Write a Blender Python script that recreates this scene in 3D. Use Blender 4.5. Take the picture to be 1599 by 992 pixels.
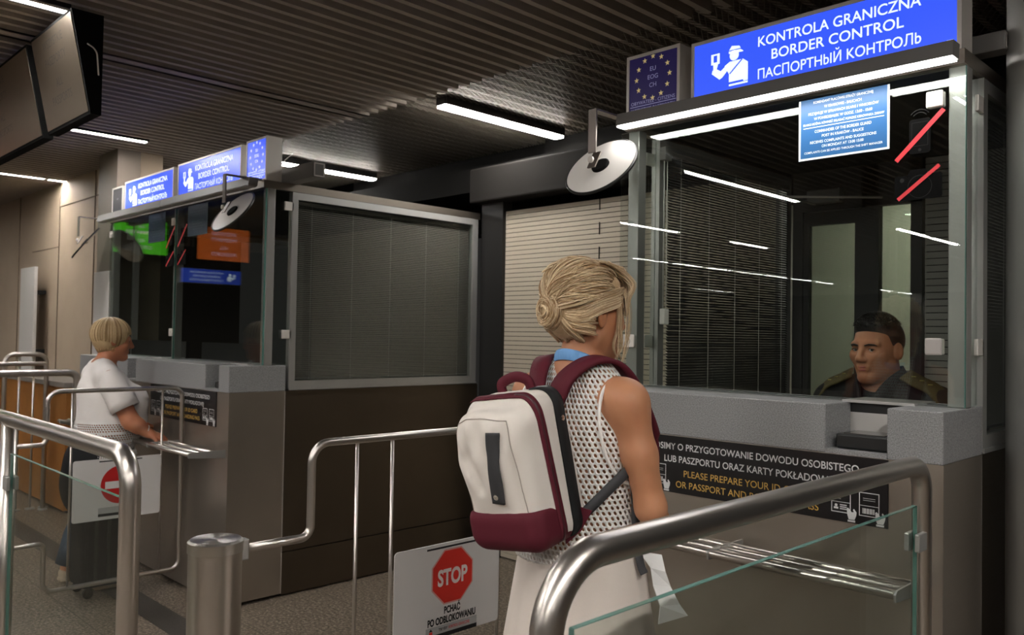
import bpy, bmesh, math, random
import numpy as np
from mathutils import Vector, Matrix
from mathutils.bvhtree import BVHTree

for _o in list(bpy.data.objects): bpy.data.objects.remove(_o)
S = bpy.context.scene
COL = S.collection
random.seed(7)
PI = math.pi

# ------------------------------------------------------------------ camera
YAW, PIT, ROL = 0.7883, 0.0227, 0.0165
FPX = 1300.1
cd = bpy.data.cameras.new('camera'); cam = bpy.data.objects.new('camera', cd); COL.objects.link(cam)
cd.sensor_width = 36.0; cd.lens = 36.0*FPX/1599.0; cd.clip_start = 0.05; cd.clip_end = 100
Fv = Vector((-math.sin(YAW)*math.cos(PIT), math.cos(YAW)*math.cos(PIT), math.sin(PIT)))
R0 = Vector((math.cos(YAW), math.sin(YAW), 0)); U0 = R0.cross(Fv)
Rv = R0*math.cos(ROL) + U0*math.sin(ROL); Uv = -R0*math.sin(ROL) + U0*math.cos(ROL)
M = Matrix((Rv, Uv, -Fv)).transposed().to_4x4(); M.translation = Vector((0, 0, 1.55))
cam.matrix_world = M
cd.dof.use_dof = True; cd.dof.focus_distance = 2.4; cd.dof.aperture_fstop = 6.3
S.camera = cam

# ------------------------------------------------------------------ exposure, world
S.view_settings.view_transform = 'Standard'; S.view_settings.look = 'None'
S.view_settings.gamma = 1.0; S.view_settings.exposure = 0.0; S.view_settings.use_curve_mapping = False
W = bpy.data.worlds.new('world'); S.world = W; W.use_nodes = True
W.node_tree.nodes['Background'].inputs[0].default_value = (0.9, 0.85, 0.8, 1)
W.node_tree.nodes['Background'].inputs[1].default_value = 0.02
TUBE_E = 140.0      # ceiling fluorescent tubes
BAR_E = 30.0       # counter light bars
SIGN_E = 1.0

# ------------------------------------------------------------------ materials
MATS = {}
def mat(name, color=(.5, .5, .5), rough=.5, metal=0.0, spec=.5, emit=None, estr=1.0, sss=0.0, coat=0.0, aniso=0.0):
    if name in MATS: return MATS[name]
    m = bpy.data.materials.new(name); m.use_nodes = True
    b = m.node_tree.nodes['Principled BSDF']
    b.inputs['Base Color'].default_value = (*color, 1); b.inputs['Roughness'].default_value = rough
    b.inputs['Metallic'].default_value = metal; b.inputs['Specular IOR Level'].default_value = spec
    b.inputs['Coat Weight'].default_value = coat; b.inputs['Anisotropic'].default_value = aniso
    if sss: b.inputs['Subsurface Weight'].default_value = sss; b.inputs['Subsurface Radius'].default_value = (.01, .004, .002); b.inputs['Subsurface Scale'].default_value = 1.0
    if emit: b.inputs['Emission Color'].default_value = (*emit, 1); b.inputs['Emission Strength'].default_value = estr
    MATS[name] = m
    return m
def N(m, t, **kw):
    n = m.node_tree.nodes.new(t)
    for k, v in kw.items(): setattr(n, k, v)
    return n
def L(m, a, b): m.node_tree.links.new(a, b)
def B(m): return m.node_tree.nodes['Principled BSDF']
def noise(m, scale, detail=2.0, stretch=(1, 1, 1), rough=.5):
    tc = N(m, 'ShaderNodeTexCoord'); mp = N(m, 'ShaderNodeMapping'); mp.inputs['Scale'].default_value = stretch
    nz = N(m, 'ShaderNodeTexNoise'); nz.inputs['Scale'].default_value = scale; nz.inputs['Detail'].default_value = detail; nz.inputs['Roughness'].default_value = rough
    L(m, tc.outputs['Object'], mp.inputs['Vector']); L(m, mp.outputs['Vector'], nz.inputs['Vector'])
    return nz
def ramp(m, fac, stops):
    r = N(m, 'ShaderNodeValToRGB'); e = r.color_ramp.elements
    while len(e) < len(stops): e.new(.5)
    for i, (p, c) in enumerate(stops): e[i].position = p; e[i].color = (*c, 1)
    L(m, fac, r.inputs[0]); return r
def speck(name, stops, scale, rough=.5, bump=0.0, spec=.5):
    m = mat(name, rough=rough, spec=spec); nz = noise(m, scale, 3.0, rough=.7)
    r = ramp(m, nz.outputs['Fac'], stops); L(m, r.outputs[0], B(m).inputs['Base Color'])
    if bump:
        bp = N(m, 'ShaderNodeBump'); bp.inputs['Strength'].default_value = bump; bp.inputs['Distance'].default_value = .001
        L(m, nz.outputs['Fac'], bp.inputs['Height']); L(m, bp.outputs[0], B(m).inputs['Normal'])
    return m
def brushed(name, color, rough, stretch=(1, 1, 60), var=.12, scale=30):
    m = mat(name, color, rough, 1.0)
    nz = noise(m, scale, 3.0, stretch)
    mr = N(m, 'ShaderNodeMapRange'); mr.inputs['To Min'].default_value = rough-var*.6; mr.inputs['To Max'].default_value = rough+var
    L(m, nz.outputs['Fac'], mr.inputs['Value']); L(m, mr.outputs[0], B(m).inputs['Roughness'])
    n2 = noise(m, 1.6, 3.0)
    a = tuple(c*.82 for c in color); r = ramp(m, n2.outputs['Fac'], [(.3, a), (.7, color)]); L(m, r.outputs[0], B(m).inputs['Base Color'])
    return m

steel = mat('brushed_steel_tube', (.55, .51, .47), .31, 1.0)
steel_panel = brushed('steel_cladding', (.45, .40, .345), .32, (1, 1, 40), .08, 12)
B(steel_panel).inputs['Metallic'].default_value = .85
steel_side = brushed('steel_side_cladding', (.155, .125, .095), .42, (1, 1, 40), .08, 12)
steel_frame = brushed('steel_window_frame', (.46, .455, .44), .36, (8, 8, 1), .08, 20)
B(steel_frame).inputs['Metallic'].default_value = .65
header_metal = brushed('bronze_header_metal', (.30, .26, .22), .38, (1, 1, 12), .06, 20)
alu = mat('light_aluminium', (.68, .64, .60), .42, .25)
alu_grey = mat('grey_painted_aluminium', (.165, .158, .152), .45, .1)
dark_metal = mat('dark_anodised_metal', (.018, .017, .017), .5, .2)
black = mat('black_plastic', (.008, .008, .008), .45)
beam_black = mat('black_beam_paint', (.008, .0075, .007), .9, spec=.08)
matte_black = mat('matte_black', (.006, .006, .006), .9, spec=.1)
white_plastic = mat('white_plastic', (.72, .69, .65), .4)
white_enamel = mat('white_enamel', (.82, .78, .74), .35)
board_white = mat('white_board', (.60, .58, .57), .45)
granite = speck('grey_granite', [(.30, (.12, .12, .125)), (.48, (.24, .24, .245)), (.62, (.32, .32, .325)), (.75, (.45, .45, .45))], 260, .42)
granite_edge = mat('polished_granite_edge', (.42, .41, .40), .3)
slat_m = mat('ceiling_slat_paint', (.36, .315, .27), .75, spec=.2)
slat_dark = mat('ceiling_void_black', (.006, .006, .006), .9)
tube_m = mat('fluorescent_tube', (1, 1, 1), .5, emit=(1, .965, .91), estr=TUBE_E)
bar_m = mat('light_bar_diffuser', (1, 1, 1), .5, emit=(1, .97, .92), estr=BAR_E)
shutter_m = mat('shutter_slat', (.56, .49, .39), .5)
blind_m = mat('blind_slat', (.26, .235, .21), .45, .2)
cord_m = mat('blind_cord', (.55, .54, .5), .7)
sign_blue = mat('backlit_blue_panel', (.02, .05, .5), .3, emit=(.036, .098, .90), estr=SIGN_E)
sign_white = mat('backlit_white_lettering', (.9, .9, .9), .4, emit=(.80, .92, 1.0), estr=SIGN_E)
eu_blue_dim = mat('eu_sign_navy', (.020, .013, .10), .3, emit=(.018, .010, .09), estr=.25)
eu_gold = mat('eu_gold_star', (.75, .62, .30), .5, emit=(.6, .5, .2), estr=.35)
eu_text = mat('eu_dim_lettering', (.36, .36, .62), .5, emit=(.35, .35, .6), estr=.3)
glow_gold = mat('backlit_star', (.9, .9, .8), .5, emit=(.75, .85, .9), estr=.9)
flag_red = mat('flag_red', (.6, .05, .08), .5, emit=(.6, .05, .12), estr=.6)
vinyl_black = mat('black_vinyl', (.007, .006, .007), .32)
vinyl_white = mat('white_vinyl', (.62, .62, .62), .5)
vinyl_gold = mat('gold_vinyl', (.60, .37, .09), .5)
notice_blue = mat('notice_blue', (.010, .105, .29), .4)
notice_white = mat('notice_white', (.75, .85, .9), .4)
red_stripe = mat('red_sticker', (.72, .035, .05), .4)
icon_dark = mat('dark_film_icon', (.005, .005, .005), .9, spec=.05)
icon_line = mat('dark_film_icon_outline', (.022, .022, .022), .8, spec=.1)
stop_red = mat('stop_red', (.62, .03, .02), .4)
ink_black = mat('ink_black', (.008, .008, .010), .5)
strip_grey = mat('strip_grey', (.36, .36, .36), .5)
screen_face = brushed('switched_off_screen', (.50, .42, .33), .34, (30, 1, 1), .05, 10)
screen_ghost = mat('faint_screen_lettering', (.30, .26, .23), .38, .9)
orange_glow = mat('orange_display', (.5, .1, .02), .4, emit=(.55, .11, .012), estr=1.0)
green_glow = mat('green_display', (.05, .4, .03), .4, emit=(.10, .62, .02), estr=1.0)
lilac_glow = mat('display_lettering', (.6, .5, .6), .4, emit=(.85, .55, .75), estr=1.0)
wood = speck('orange_wood', [(.3, (.27, .105, .022)), (.7, (.36, .15, .035))], 3, .5)
concrete = speck('beige_wall_panel', [(.25, (.33, .255, .185)), (.75, (.40, .315, .235))], 1.2, .7)
panel_white = mat('pale_grey_panel', (.50, .48, .46), .5)
pale_wall = mat('pale_corridor_wall', (.42, .42, .34), .8)
room_wall = mat('hall_wall', (.06, .05, .042), .8)
interior_dark = mat('booth_interior_dark', (.022, .022, .023), .7)

def make_floor():
    m = mat('granite_floor', rough=.33, spec=.4)
    nz = noise(m, 62, 4.0, rough=.8)
    r = ramp(m, nz.outputs['Fac'], [(.36, (.020, .016, .012)), (.47, (.10, .078, .058)), (.55, (.20, .16, .125)), (.64, (.42, .355, .29))])
    tc = N(m, 'ShaderNodeTexCoord'); br = N(m, 'ShaderNodeTexBrick'); br.offset = 0
    br.inputs['Scale'].default_value = 1.0; br.inputs['Mortar Size'].default_value = .003; br.inputs['Brick Width'].default_value = .6; br.inputs['Row Height'].default_value = .6
    br.inputs['Color1'].default_value = br.inputs['Color2'].default_value = (1, 1, 1, 1); br.inputs['Mortar'].default_value = (.30, .28, .26, 1)
    mp = N(m, 'ShaderNodeMapping'); mp.inputs['Location'].default_value = (.13, .25, 0); L(m, tc.outputs['Object'], mp.inputs[0]); L(m, mp.outputs[0], br.inputs['Vector'])
    mx = N(m, 'ShaderNodeMix', data_type='RGBA', blend_type='MULTIPLY'); mx.inputs[0].default_value = 1
    L(m, r.outputs[0], mx.inputs[6]); L(m, br.outputs['Color'], mx.inputs[7]); L(m, mx.outputs[2], B(m).inputs['Base Color'])
    return m
floor_m = make_floor()
floor_band = speck('dark_floor_band', [(.3, (.02, .018, .016)), (.7, (.06, .052, .045))], 150, .4)

def glass_mat(name, tint, f0=.05, top=1.0):
    m = bpy.data.materials.new(name); m.use_nodes = True; nt = m.node_tree
    for n in list(nt.nodes): nt.nodes.remove(n)
    o = N(m, 'ShaderNodeOutputMaterial'); t = N(m, 'ShaderNodeBsdfTransparent'); t.inputs[0].default_value = (*tint, 1)
    g = N(m, 'ShaderNodeBsdfGlossy'); g.inputs['Roughness'].default_value = 0.0; g.inputs['Color'].default_value = (.95, 1, .98, 1)
    lw = N(m, 'ShaderNodeLayerWeight'); lw.inputs['Blend'].default_value = .5
    p = N(m, 'ShaderNodeMath', operation='POWER'); p.inputs[1].default_value = 5.0; L(m, lw.outputs['Facing'], p.inputs[0])
    ma = N(m, 'ShaderNodeMath', operation='MULTIPLY_ADD'); ma.inputs[1].default_value = (1-f0)*top; ma.inputs[2].default_value = f0; L(m, p.outputs[0], ma.inputs[0])
    mx = N(m, 'ShaderNodeMixShader'); L(m, ma.outputs[0], mx.inputs[0]); L(m, t.outputs[0], mx.inputs[1]); L(m, g.outputs[0], mx.inputs[2]); L(m, mx.outputs[0], o.inputs[0])
    MATS[name] = m; return m
booth_glass = glass_mat('booth_glass', (.90, .92, .905), .05)
rail_glass = glass_mat('rail_glass', (.86, .885, .865), .020, .30)
glass_edge = mat('green_glass_edge', (.10, .22, .19), .15)
door_glass = glass_mat('door_glass', (.82, .86, .80), .04)

# ------------------------------------------------------------------ mesh helpers
def tag(o, label=None, cat=None, group=None, kind=None):
    if label: o['label'] = label
    if cat: o['category'] = cat
    if group: o['group'] = group
    if kind: o['kind'] = kind
    return o
def thing(name, loc, label, cat, group=None):
    o = bpy.data.objects.new(name, None); COL.objects.link(o); o.location = loc; o.empty_display_size = .1
    return tag(o, label, cat, group)
def rootloc(p):
    v = Vector((0, 0, 0))
    while p is not None: v += p.location; p = p.parent
    return v
def link(name, me, m=None, parent=None, smooth=False):
    """link mesh data given in world coordinates as one object (child of parent)"""
    o = bpy.data.objects.new(name, me); COL.objects.link(o)
    if m is not None:
        ms = m if isinstance(m, (list, tuple)) else [m]
        for q in ms: me.materials.append(q)
    if parent is not None:
        me.transform(Matrix.Translation(-rootloc(parent))); o.parent = parent
    if smooth:
        me.polygons.foreach_set('use_smooth', [True]*len(me.polygons))
    me.update()
    return o
class MB:
    def __init__(s): s.bm = bmesh.new()
    def poly(s, pts, mi=0):
        f = s.bm.faces.new([s.bm.verts.new(p) for p in pts]); f.material_index = mi; return f
    def box(s, x0, x1, y0, y1, z0, z1, bev=0, mi=0, seg=2):
        b = s.bm if not bev else bmesh.new()
        v = [b.verts.new((x, y, z)) for z in (z0, z1) for y in (y0, y1) for x in (x0, x1)]
        fs = [b.faces.new([v[i] for i in q]) for q in ((0, 2, 3, 1), (4, 5, 7, 6), (0, 1, 5, 4), (2, 6, 7, 3), (0, 4, 6, 2), (1, 3, 7, 5))]
        for f in fs: f.material_index = mi
        if bev:
            bmesh.ops.bevel(b, geom=b.edges[:], offset=bev, segments=seg, affect='EDGES', profile=.5)
            for f in b.faces: f.material_index = mi
            s.add(b)
        return s
    def add(s, b, mx=None):
        if mx is not None: b.transform(mx)
        me = bpy.data.meshes.new('tmp'); b.to_mesh(me); b.free(); s.bm.from_mesh(me); bpy.data.meshes.remove(me)
        return s
    def obox(s, c, size, rot, bev=0, mi=0):
        b = MB(); h = [q/2 for q in size]; b.box(-h[0], h[0], -h[1], h[1], -h[2], h[2], bev, mi)
        mx = rot.to_4x4(); mx.translation = Vector(c); return s.add(b.bm, mx)
    def tube(s, pts, r, seg=12, closed=False, cap=True, mi=0, smooth=True, rs=None, lay=None, tone=0.0, flat=1.0):
        pts = [Vector(p) for p in pts]; n = len(pts); rings = []
        up = None
        for i, p in enumerate(pts):
            a = pts[i-1] if (i > 0 or closed) else p; b = pts[(i+1) % n] if (i < n-1 or closed) else p
            t = (b-a); t = t.normalized() if t.length > 1e-9 else Vector((0, 0, 1))
            if up is None:
                up = Vector((0, 0, 1)) if abs(t.z) < .9 else Vector((1, 0, 0))
            e1 = (up - t*up.dot(t)); e1 = e1.normalized() if e1.length > 1e-6 else t.orthogonal().normalized()
            e2 = t.cross(e1); up = e1
            rr = rs[i] if rs else r
            ring = []
            for k in range(seg):
                an = 2*PI*k/seg
                v = s.bm.verts.new(p + e1*(math.cos(an)*rr*flat) + e2*(math.sin(an)*rr))
                if lay: v[lay] = tone
                ring.append(v)
            rings.append(ring)
        m = n if closed else n-1
        for i in range(m):
            A, Bq = rings[i], rings[(i+1) % n]
            for k in range(seg):
                f = s.bm.faces.new((A[k], A[(k+1) % seg], Bq[(k+1) % seg], Bq[k])); f.smooth = smooth; f.material_index = mi
        if cap and not closed:
            f = s.bm.faces.new(rings[0][::-1]); f.material_index = mi
            f = s.bm.faces.new(rings[-1]); f.material_index = mi
        return s
    def lathe(s, c, prof, seg=32, axis='z', mi=0, smooth=True, closed=False):
        def ring(r, h):
            o = []
            for k in range(seg):
                a = 2*PI*k/seg; u, v = max(r, 1e-5)*math.cos(a), max(r, 1e-5)*math.sin(a)
                o.append(s.bm.verts.new(Vector(c)+Vector({'z': (u, v, h), 'y': (u, h, -v), 'x': (h, u, v)}[axis])))
            return o
        pf = list(prof)+([prof[0]] if closed else []); prev = None; first = None
        for i in range(len(pf)-1):
            d = Vector((pf[i+1][0]-pf[i][0], pf[i+1][1]-pf[i][1]))
            if prev is not None and i > 0:
                e = Vector((pf[i][0]-pf[i-1][0], pf[i][1]-pf[i-1][1]))
                A = prev if (e.length > 1e-9 and d.length > 1e-9 and e.angle(d) < .6) else ring(*pf[i])
            else: A = ring(*pf[i])
            if first is None: first = A
            C = ring(*pf[i+1])
            for k in range(seg):
                f = s.bm.faces.new((A[k], A[(k+1) % seg], C[(k+1) % seg], C[k])); f.smooth = smooth; f.material_index = mi
            prev = C
        if not closed:
            f = s.bm.faces.new(ring(*pf[0])[::-1]); f.material_index = mi; f = s.bm.faces.new(ring(*pf[-1])); f.material_index = mi
        return s
    def prism(s, pts2, o, u, v, n, t, mi=0):
        """polygon in plane (o,u,v) extruded by t along n"""
        o, u, v, n = Vector(o), Vector(u), Vector(v), Vector(n)
        A = [s.bm.verts.new(o+u*a+v*b) for a, b in pts2]; C = [s.bm.verts.new(o+u*a+v*b+n*t) for a, b in pts2]
        k = len(A)
        fs = [s.bm.faces.new(A[::-1]), s.bm.faces.new(C)]
        for i in range(k): fs.append(s.bm.faces.new((A[i], A[(i+1) % k], C[(i+1) % k], C[i])))
        for f in fs: f.material_index = mi
        return s
    def build(s, name, m, parent=None, smooth=False, recalc=True):
        if recalc: bmesh.ops.recalc_face_normals(s.bm, faces=s.bm.faces[:])
        me = bpy.data.meshes.new(name); s.bm.to_mesh(me); s.bm.free()
        return link(name, me, m, parent, smooth)

def fillet(pts, rad, n=7):
    pts = [Vector(p) for p in pts]; out = [pts[0]]
    for i in range(1, len(pts)-1):
        p, a, b = pts[i], (pts[i-1]-pts[i]), (pts[i+1]-pts[i])
        r = rad[i-1] if isinstance(rad, (list, tuple)) else rad
        r = min(r, a.length*.49, b.length*.49); a.normalize(); b.normalize()
        for k in range(n+1):
            t = k/n; w = math.sin(t*PI/2), math.cos(t*PI/2)
            # quarter-circle for right angles
            out.append(p + a*r*(1-w[0]) + b*r*(1-w[1]))
    out.append(pts[-1]); return out
def rrect(x0, x1, y0, y1, r, n=5):
    o = []
    for cx, cy, a0 in ((x1-r, y1-r, 0), (x0+r, y1-r, 90), (x0+r, y0+r, 180), (x1-r, y0+r, 270)):
        for k in range(n+1):
            a = math.radians(a0+90*k/n); o.append((cx+r*math.cos(a), cy+r*math.sin(a)))
    return o
def circ(cx, cy, r, n=24, a0=0): return [(cx+r*math.cos(2*PI*k/n+a0), cy+r*math.sin(2*PI*k/n+a0)) for k in range(n)]
def star(cx, cy, r):
    return [(cx+(r if k % 2 == 0 else r*.42)*math.sin(PI*k/5), cy+(r if k % 2 == 0 else r*.42)*math.cos(PI*k/5)) for k in range(10)]
def bar2(x0, y0, x1, y1, w):
    d = Vector((x1-x0, y1-y0)).normalized(); nx, ny = -d.y*w/2, d.x*w/2
    return [(x0+nx, y0+ny), (x0-nx, y0-ny), (x1-nx, y1-ny), (x1+nx, y1+ny)]

class Plane2:
    """flat work on a face: u to the right, v up, n towards the reader"""
    def __init__(s, o, u, n): s.o = Vector(o); s.u = Vector(u); s.n = Vector(n); s.v = s.n.cross(s.u)
    def p(s, a, b, c=0): return s.o + s.u*a + s.v*b + s.n*c
TXT = {}
def text_data(t, bold):
    k = (t, bold)
    if k in TXT: return TXT[k]
    c = bpy.data.curves.new('t', 'FONT'); c.body = t; c.size = 1; c.fill_mode = 'FRONT'; c.resolution_u = 8 if any(ord(q) > 1000 for q in t) else 4; c.offset = bold
    o = bpy.data.objects.new('t', c); COL.objects.link(o)
    dg = bpy.context.evaluated_depsgraph_get(); me = bpy.data.meshes.new_from_object(o.evaluated_get(dg), depsgraph=dg)
    V = [(v.co.x, v.co.y) for v in me.vertices]; Fc = [tuple(p.vertices) for p in me.polygons]
    bpy.data.objects.remove(o); bpy.data.curves.remove(c); bpy.data.meshes.remove(me)
    TXT[k] = (V, Fc); return V, Fc
def put_text(mb, pl, t, cx, y, h, w=None, bold=0.0, align='c', lift=.0008, mi=0):
    """cap height h, baseline at y, optional total width w"""
    V, Fc = text_data(t, bold)
    if not V: return
    xs = [a for a, b in V]; x0, x1 = min(xs), max(xs); sy = h/.72; sx = (w/(x1-x0)) if w else sy
    W_ = (x1-x0)*sx; ox = cx-W_/2 if align == 'c' else (cx if align == 'l' else cx-W_)
    vs = [mb.bm.verts.new(pl.p(ox+(a-x0)*sx, y+b*sy, lift)) for a, b in V]
    for f in Fc:
        try: q = mb.bm.faces.new([vs[i] for i in f]); q.material_index = mi
        except ValueError: pass
def put_poly(mb, pl, pts, lift=.0008, mi=0):
    f = mb.bm.faces.new([mb.bm.verts.new(pl.p(a, b, lift)) for a, b in pts]); f.material_index = mi
def outline(mb, pl, x0, x1, y0, y1, w, lift=.0008, mi=0):
    for q in ((x0, x1, y0, y0+w), (x0, x1, y1-w, y1), (x0, x0+w, y0+w, y1-w), (x1-w, x1, y0+w, y1-w)):
        put_poly(mb, pl, [(q[0], q[2]), (q[1], q[2]), (q[1], q[3]), (q[0], q[3])], lift, mi)

# ================================================================== setting
def struct(o): o['kind'] = 'structure'; return o
xL, yL, xN, yN = -4.4246, 2.1724, -.8057, 2.5185      # front right corners of the far (double) and the near booth
gL, gN = 2.37, 2.70                                  # their glass planes
HC, HG = 1.357, 1.206                                # counter top, underside of the granite
YB = 4.06                                            # back of the booths
b = MB(); b.box(-18, 6, -21, 8, -.1, 0); struct(b.build('floor', floor_m))
b = MB(); b.box(-14, -.9, 1.80, 1.96, .0002, .0012); struct(b.build('trim_1', floor_band))

# slatted ceiling: baffles 100 mm apart running front to back, a second higher field with wire mesh behind
b = MB()
x = -14.0; TR = (-4.05, -6.5, -8.93, -11.4)
while x < 4.5:
    near_tube = min(abs(x+.05-t) for t in TR)
    if abs(x+.05+4.62) < .06: b.box(x-.015, x+.115, -20, 3.19, 3.0, 3.06)
    b.box(x-.016, x+.016, -20, 3.19, 3.0, 3.12)
    x += .1
struct(b.build('ceiling', slat_m))
b = MB(); x = -14.0
while x < 4.5:
    b.box(x-.016, x+.016, 3.24, 4.70, 3.06, 3.16); x += .1
struct(b.build('ceiling', slat_m))
b = MB(); b.box(-16, 6, -21, 8, 3.45, 3.5); struct(b.build('ceiling', slat_dark))
b = MB()
def wire(x0, y0, x1, y1, w=.0014, z=3.045):
    d = Vector((x1-x0, y1-y0, 0)).normalized(); n = Vector((-d.y, d.x, 0))*w
    A = [Vector((x0, y0, z))+n, Vector((x0, y0, z))-n, Vector((x0, y0, z+.003))]; C = [Vector((x1, y1, z))+n, Vector((x1, y1, z))-n, Vector((x1, y1, z+.003))]
    va = [b.bm.verts.new(p) for p in A]; vc = [b.bm.verts.new(p) for p in C]
    for i in range(3): b.bm.faces.new((va[i], va[(i+1) % 3], vc[(i+1) % 3], vc[i]))
ya, yb = 3.21, 4.68; k = -9.6
while k < 0.2:
    wire(k, ya, k+(yb-ya)*.55, yb); wire(k+(yb-ya)*.55, ya, k, yb); k += .030
struct(b.build('ceiling', mat('wire_mesh', (.20, .175, .14), .4, .6)))

# back: bulkhead beam, walls
b = MB(); b.box(-7.0, 3.0, 4.70, 4.90, 2.40, 3.45); b.box(-7.0, 3, 4.14, 4.90, 2.62, 2.80); b.box(-4.3, 3, 4.60, 4.72, 2.7, 3.06); struct(b.build('trim_2', beam_black))
b = MB(); b.box(-4.42, -4.24, 4.07, 4.20, 0, 2.62); struct(b.build('trim_3', dark_metal))
b = MB(); b.box(-2.04, 3.0, 4.10, 4.2, 2.44, 2.62); b.box(-.6, 3.0, 4.10, 4.2, 0, 2.44); struct(b.build('wall_back', interior_dark))
b = MB(); b.box(-4.2, 3, 6.4, 6.5, 0, 3.4); struct(b.build('wall_corridor', pale_wall))
b = MB(); b.box(-18, -6.98, 2.62, 2.80, 0, 3.45)
struct(b.build('wall_left', concrete))
b = MB()
for xs in (-9.02, -8.02, -7.42, -10.4): b.box(xs-.004, xs+.004, 2.612, 2.6195, 0, 3.1)
b.box(-9.9, -9.02, 2.612, 2.6195, 2.36, 2.368); b.box(-9.02, -7.42, 2.612, 2.6195, 2.76, 2.768)
struct(b.build('trim_4', mat('panel_joint', (.16, .12, .09), .8)))
b = MB(); b.box(-7.34, -6.93, 2.42, 2.60, 0, 3.0)
struct(b.build('trim_5', mat('column_cladding', (.17, .14, .115), .45, .15)))
b = MB(); b.lathe((-.60, 3.0, 0), [(.17, 0), (.17, 3.4)], 48); struct(b.build('trim_6', steel_frame))
b = MB(); b.box(-16, -15.9, -21, 8, 0, 3.5); struct(b.build('wall_far', room_wall))
b = MB(); b.box(5.5, 5.6, -21, 8, 0, 3.5); struct(b.build('wall_right', room_wall))
b = MB(); b.box(-16, 5.5, -20.6, -20.5, 0, 3.5); struct(b.build('wall_rear', room_wall))

# fluorescent ceiling lights
def ceiling_light(x, y0, y1, label, z=3.0, w=.040, group=None, drop=0.0):
    t = thing('ceiling_light', (x, (y0+y1)/2, z), label, 'ceiling light', group)
    b = MB(); b.box(x-w-.012, x-w, y0, y1, z-.003, z+.09); b.box(x+w, x+w+.012, y0, y1, z-.003, z+.09); b.box(x-w-.012, x+w+.012, y0, y1, z+.09, z+.10)
    b.box(x-w, x+w, y0-.006, y0, z-.003, z+.09); b.box(x-w, x+w, y1, y1+.006, z-.003, z+.09)
    b.build('housing', dark_metal, t)
    b = MB(); b.box(x-w, x+w, y0, y1, z+.001-drop, z+.03); b.build('diffuser', tube_m, t)
    return t
ceiling_light(-4.02, 3.34, 4.45, 'bright tube light under the wire mesh, between the two booths', 3.0, drop=.016)
ceiling_light(-6.42, 3.30, 4.53, 'tube light behind the roof of the far booth', 3.0, drop=.016)
ceiling_light(-6.53, 1.33, 2.49, 'tube light to the right of the hanging screen corner', 3.0)
ceiling_light(-8.90, 2.47, 2.70, 'short tube light end shining on the beige wall', 3.0)
ceiling_light(-8.90, 1.25, 2.44, 'tube light below the hanging screens at the left edge', 3.0)
ceiling_light(-4.12, .05, 1.20, 'tube light behind the top of the nearer hanging screen', 3.0)
GR = 'ceiling lights of the hall behind the camera'
for x, ys in ((-4.05, (-.54, -1.66, -5.5, -6.7)), (-6.43, (-1.9, -3.05, -5.5)), (-9.1, (-.5, -3.0, -6.7, -7.9, -9.1, -10.3, -11.5, -12.7, -13.9, -17.9, -19.2)), (-11.4, (1.2, -2.5, -3.7)), (-13.2, (-15.0, -16.2)), (-1.6, (.15, -1.05, -3.6, -4.8)), (.95, (1.7, .5, -1.2, -2.4, -5.0)), (3.4, (1.5, -1.2, -4.0))):  # unseen rows over and right of the near lane are added to light it
    for y in ys: ceiling_light(x, y-1.12, y, 'fluorescent tube light in the slatted hall ceiling, out of the picture', 3.0, group=GR)
ceiling_light(-1.75, 5.0, 6.1, 'unseen tube light added in the corridor behind the booth door', 3.0)  # lamp out of view, added to light the pale wall behind the door pane

# ================================================================== roller shutter behind the passage
def slat_curtain(b, x0, x1, y, z0, z1, pitch=.0315, gap=.0042):
    z = z0
    while z < z1-pitch*.5:
        zt = min(z+pitch-gap, z1)
        b.box(x0, x1, y, y+.008, z, zt); z += pitch
sh = thing('roller_shutter', (-3.2, 4.10, 0), 'beige slatted roller shutter closing the passage between the booths', 'shutter')
b = MB(); slat_curtain(b, -4.22, -2.10, 4.10, .01, 2.44); b.build('curtain', shutter_m, sh)
b = MB(); b.box(-4.22, -2.10, 4.118, 4.122, 0, 2.44); b.build('backing', slat_dark, sh)
b = MB(); b.prism([(-4.43+.0, 0), (0, 0), (0, .28), (-4.43, .28)], (0, 3.98, 2.47), (1, 0, 0), (0, 0, 1), (0, 1, 0), .16)
b.bm.clear(); b.box(-4.46, -2.1, 3.98, 4.13, 2.50, 2.745, .012); b.build('shutter_box', mat('shutter_box_paint', (.014, .0125, .0115), .85, spec=.1), sh)
for q in range(0, 14, 2):
    b = MB(); b.box(-3.352, -3.346, 4.096, 4.0995, 2.44-.078*(q+1), 2.44-.078*q); b.build('slat_joint', matte_black, sh)
for q in (-4.24, -2.13):
    b = MB(); b.box(q, q+.04, 4.07, 4.10, 0, 2.5); b.build('guide_rail', dark_metal, sh)

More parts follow.
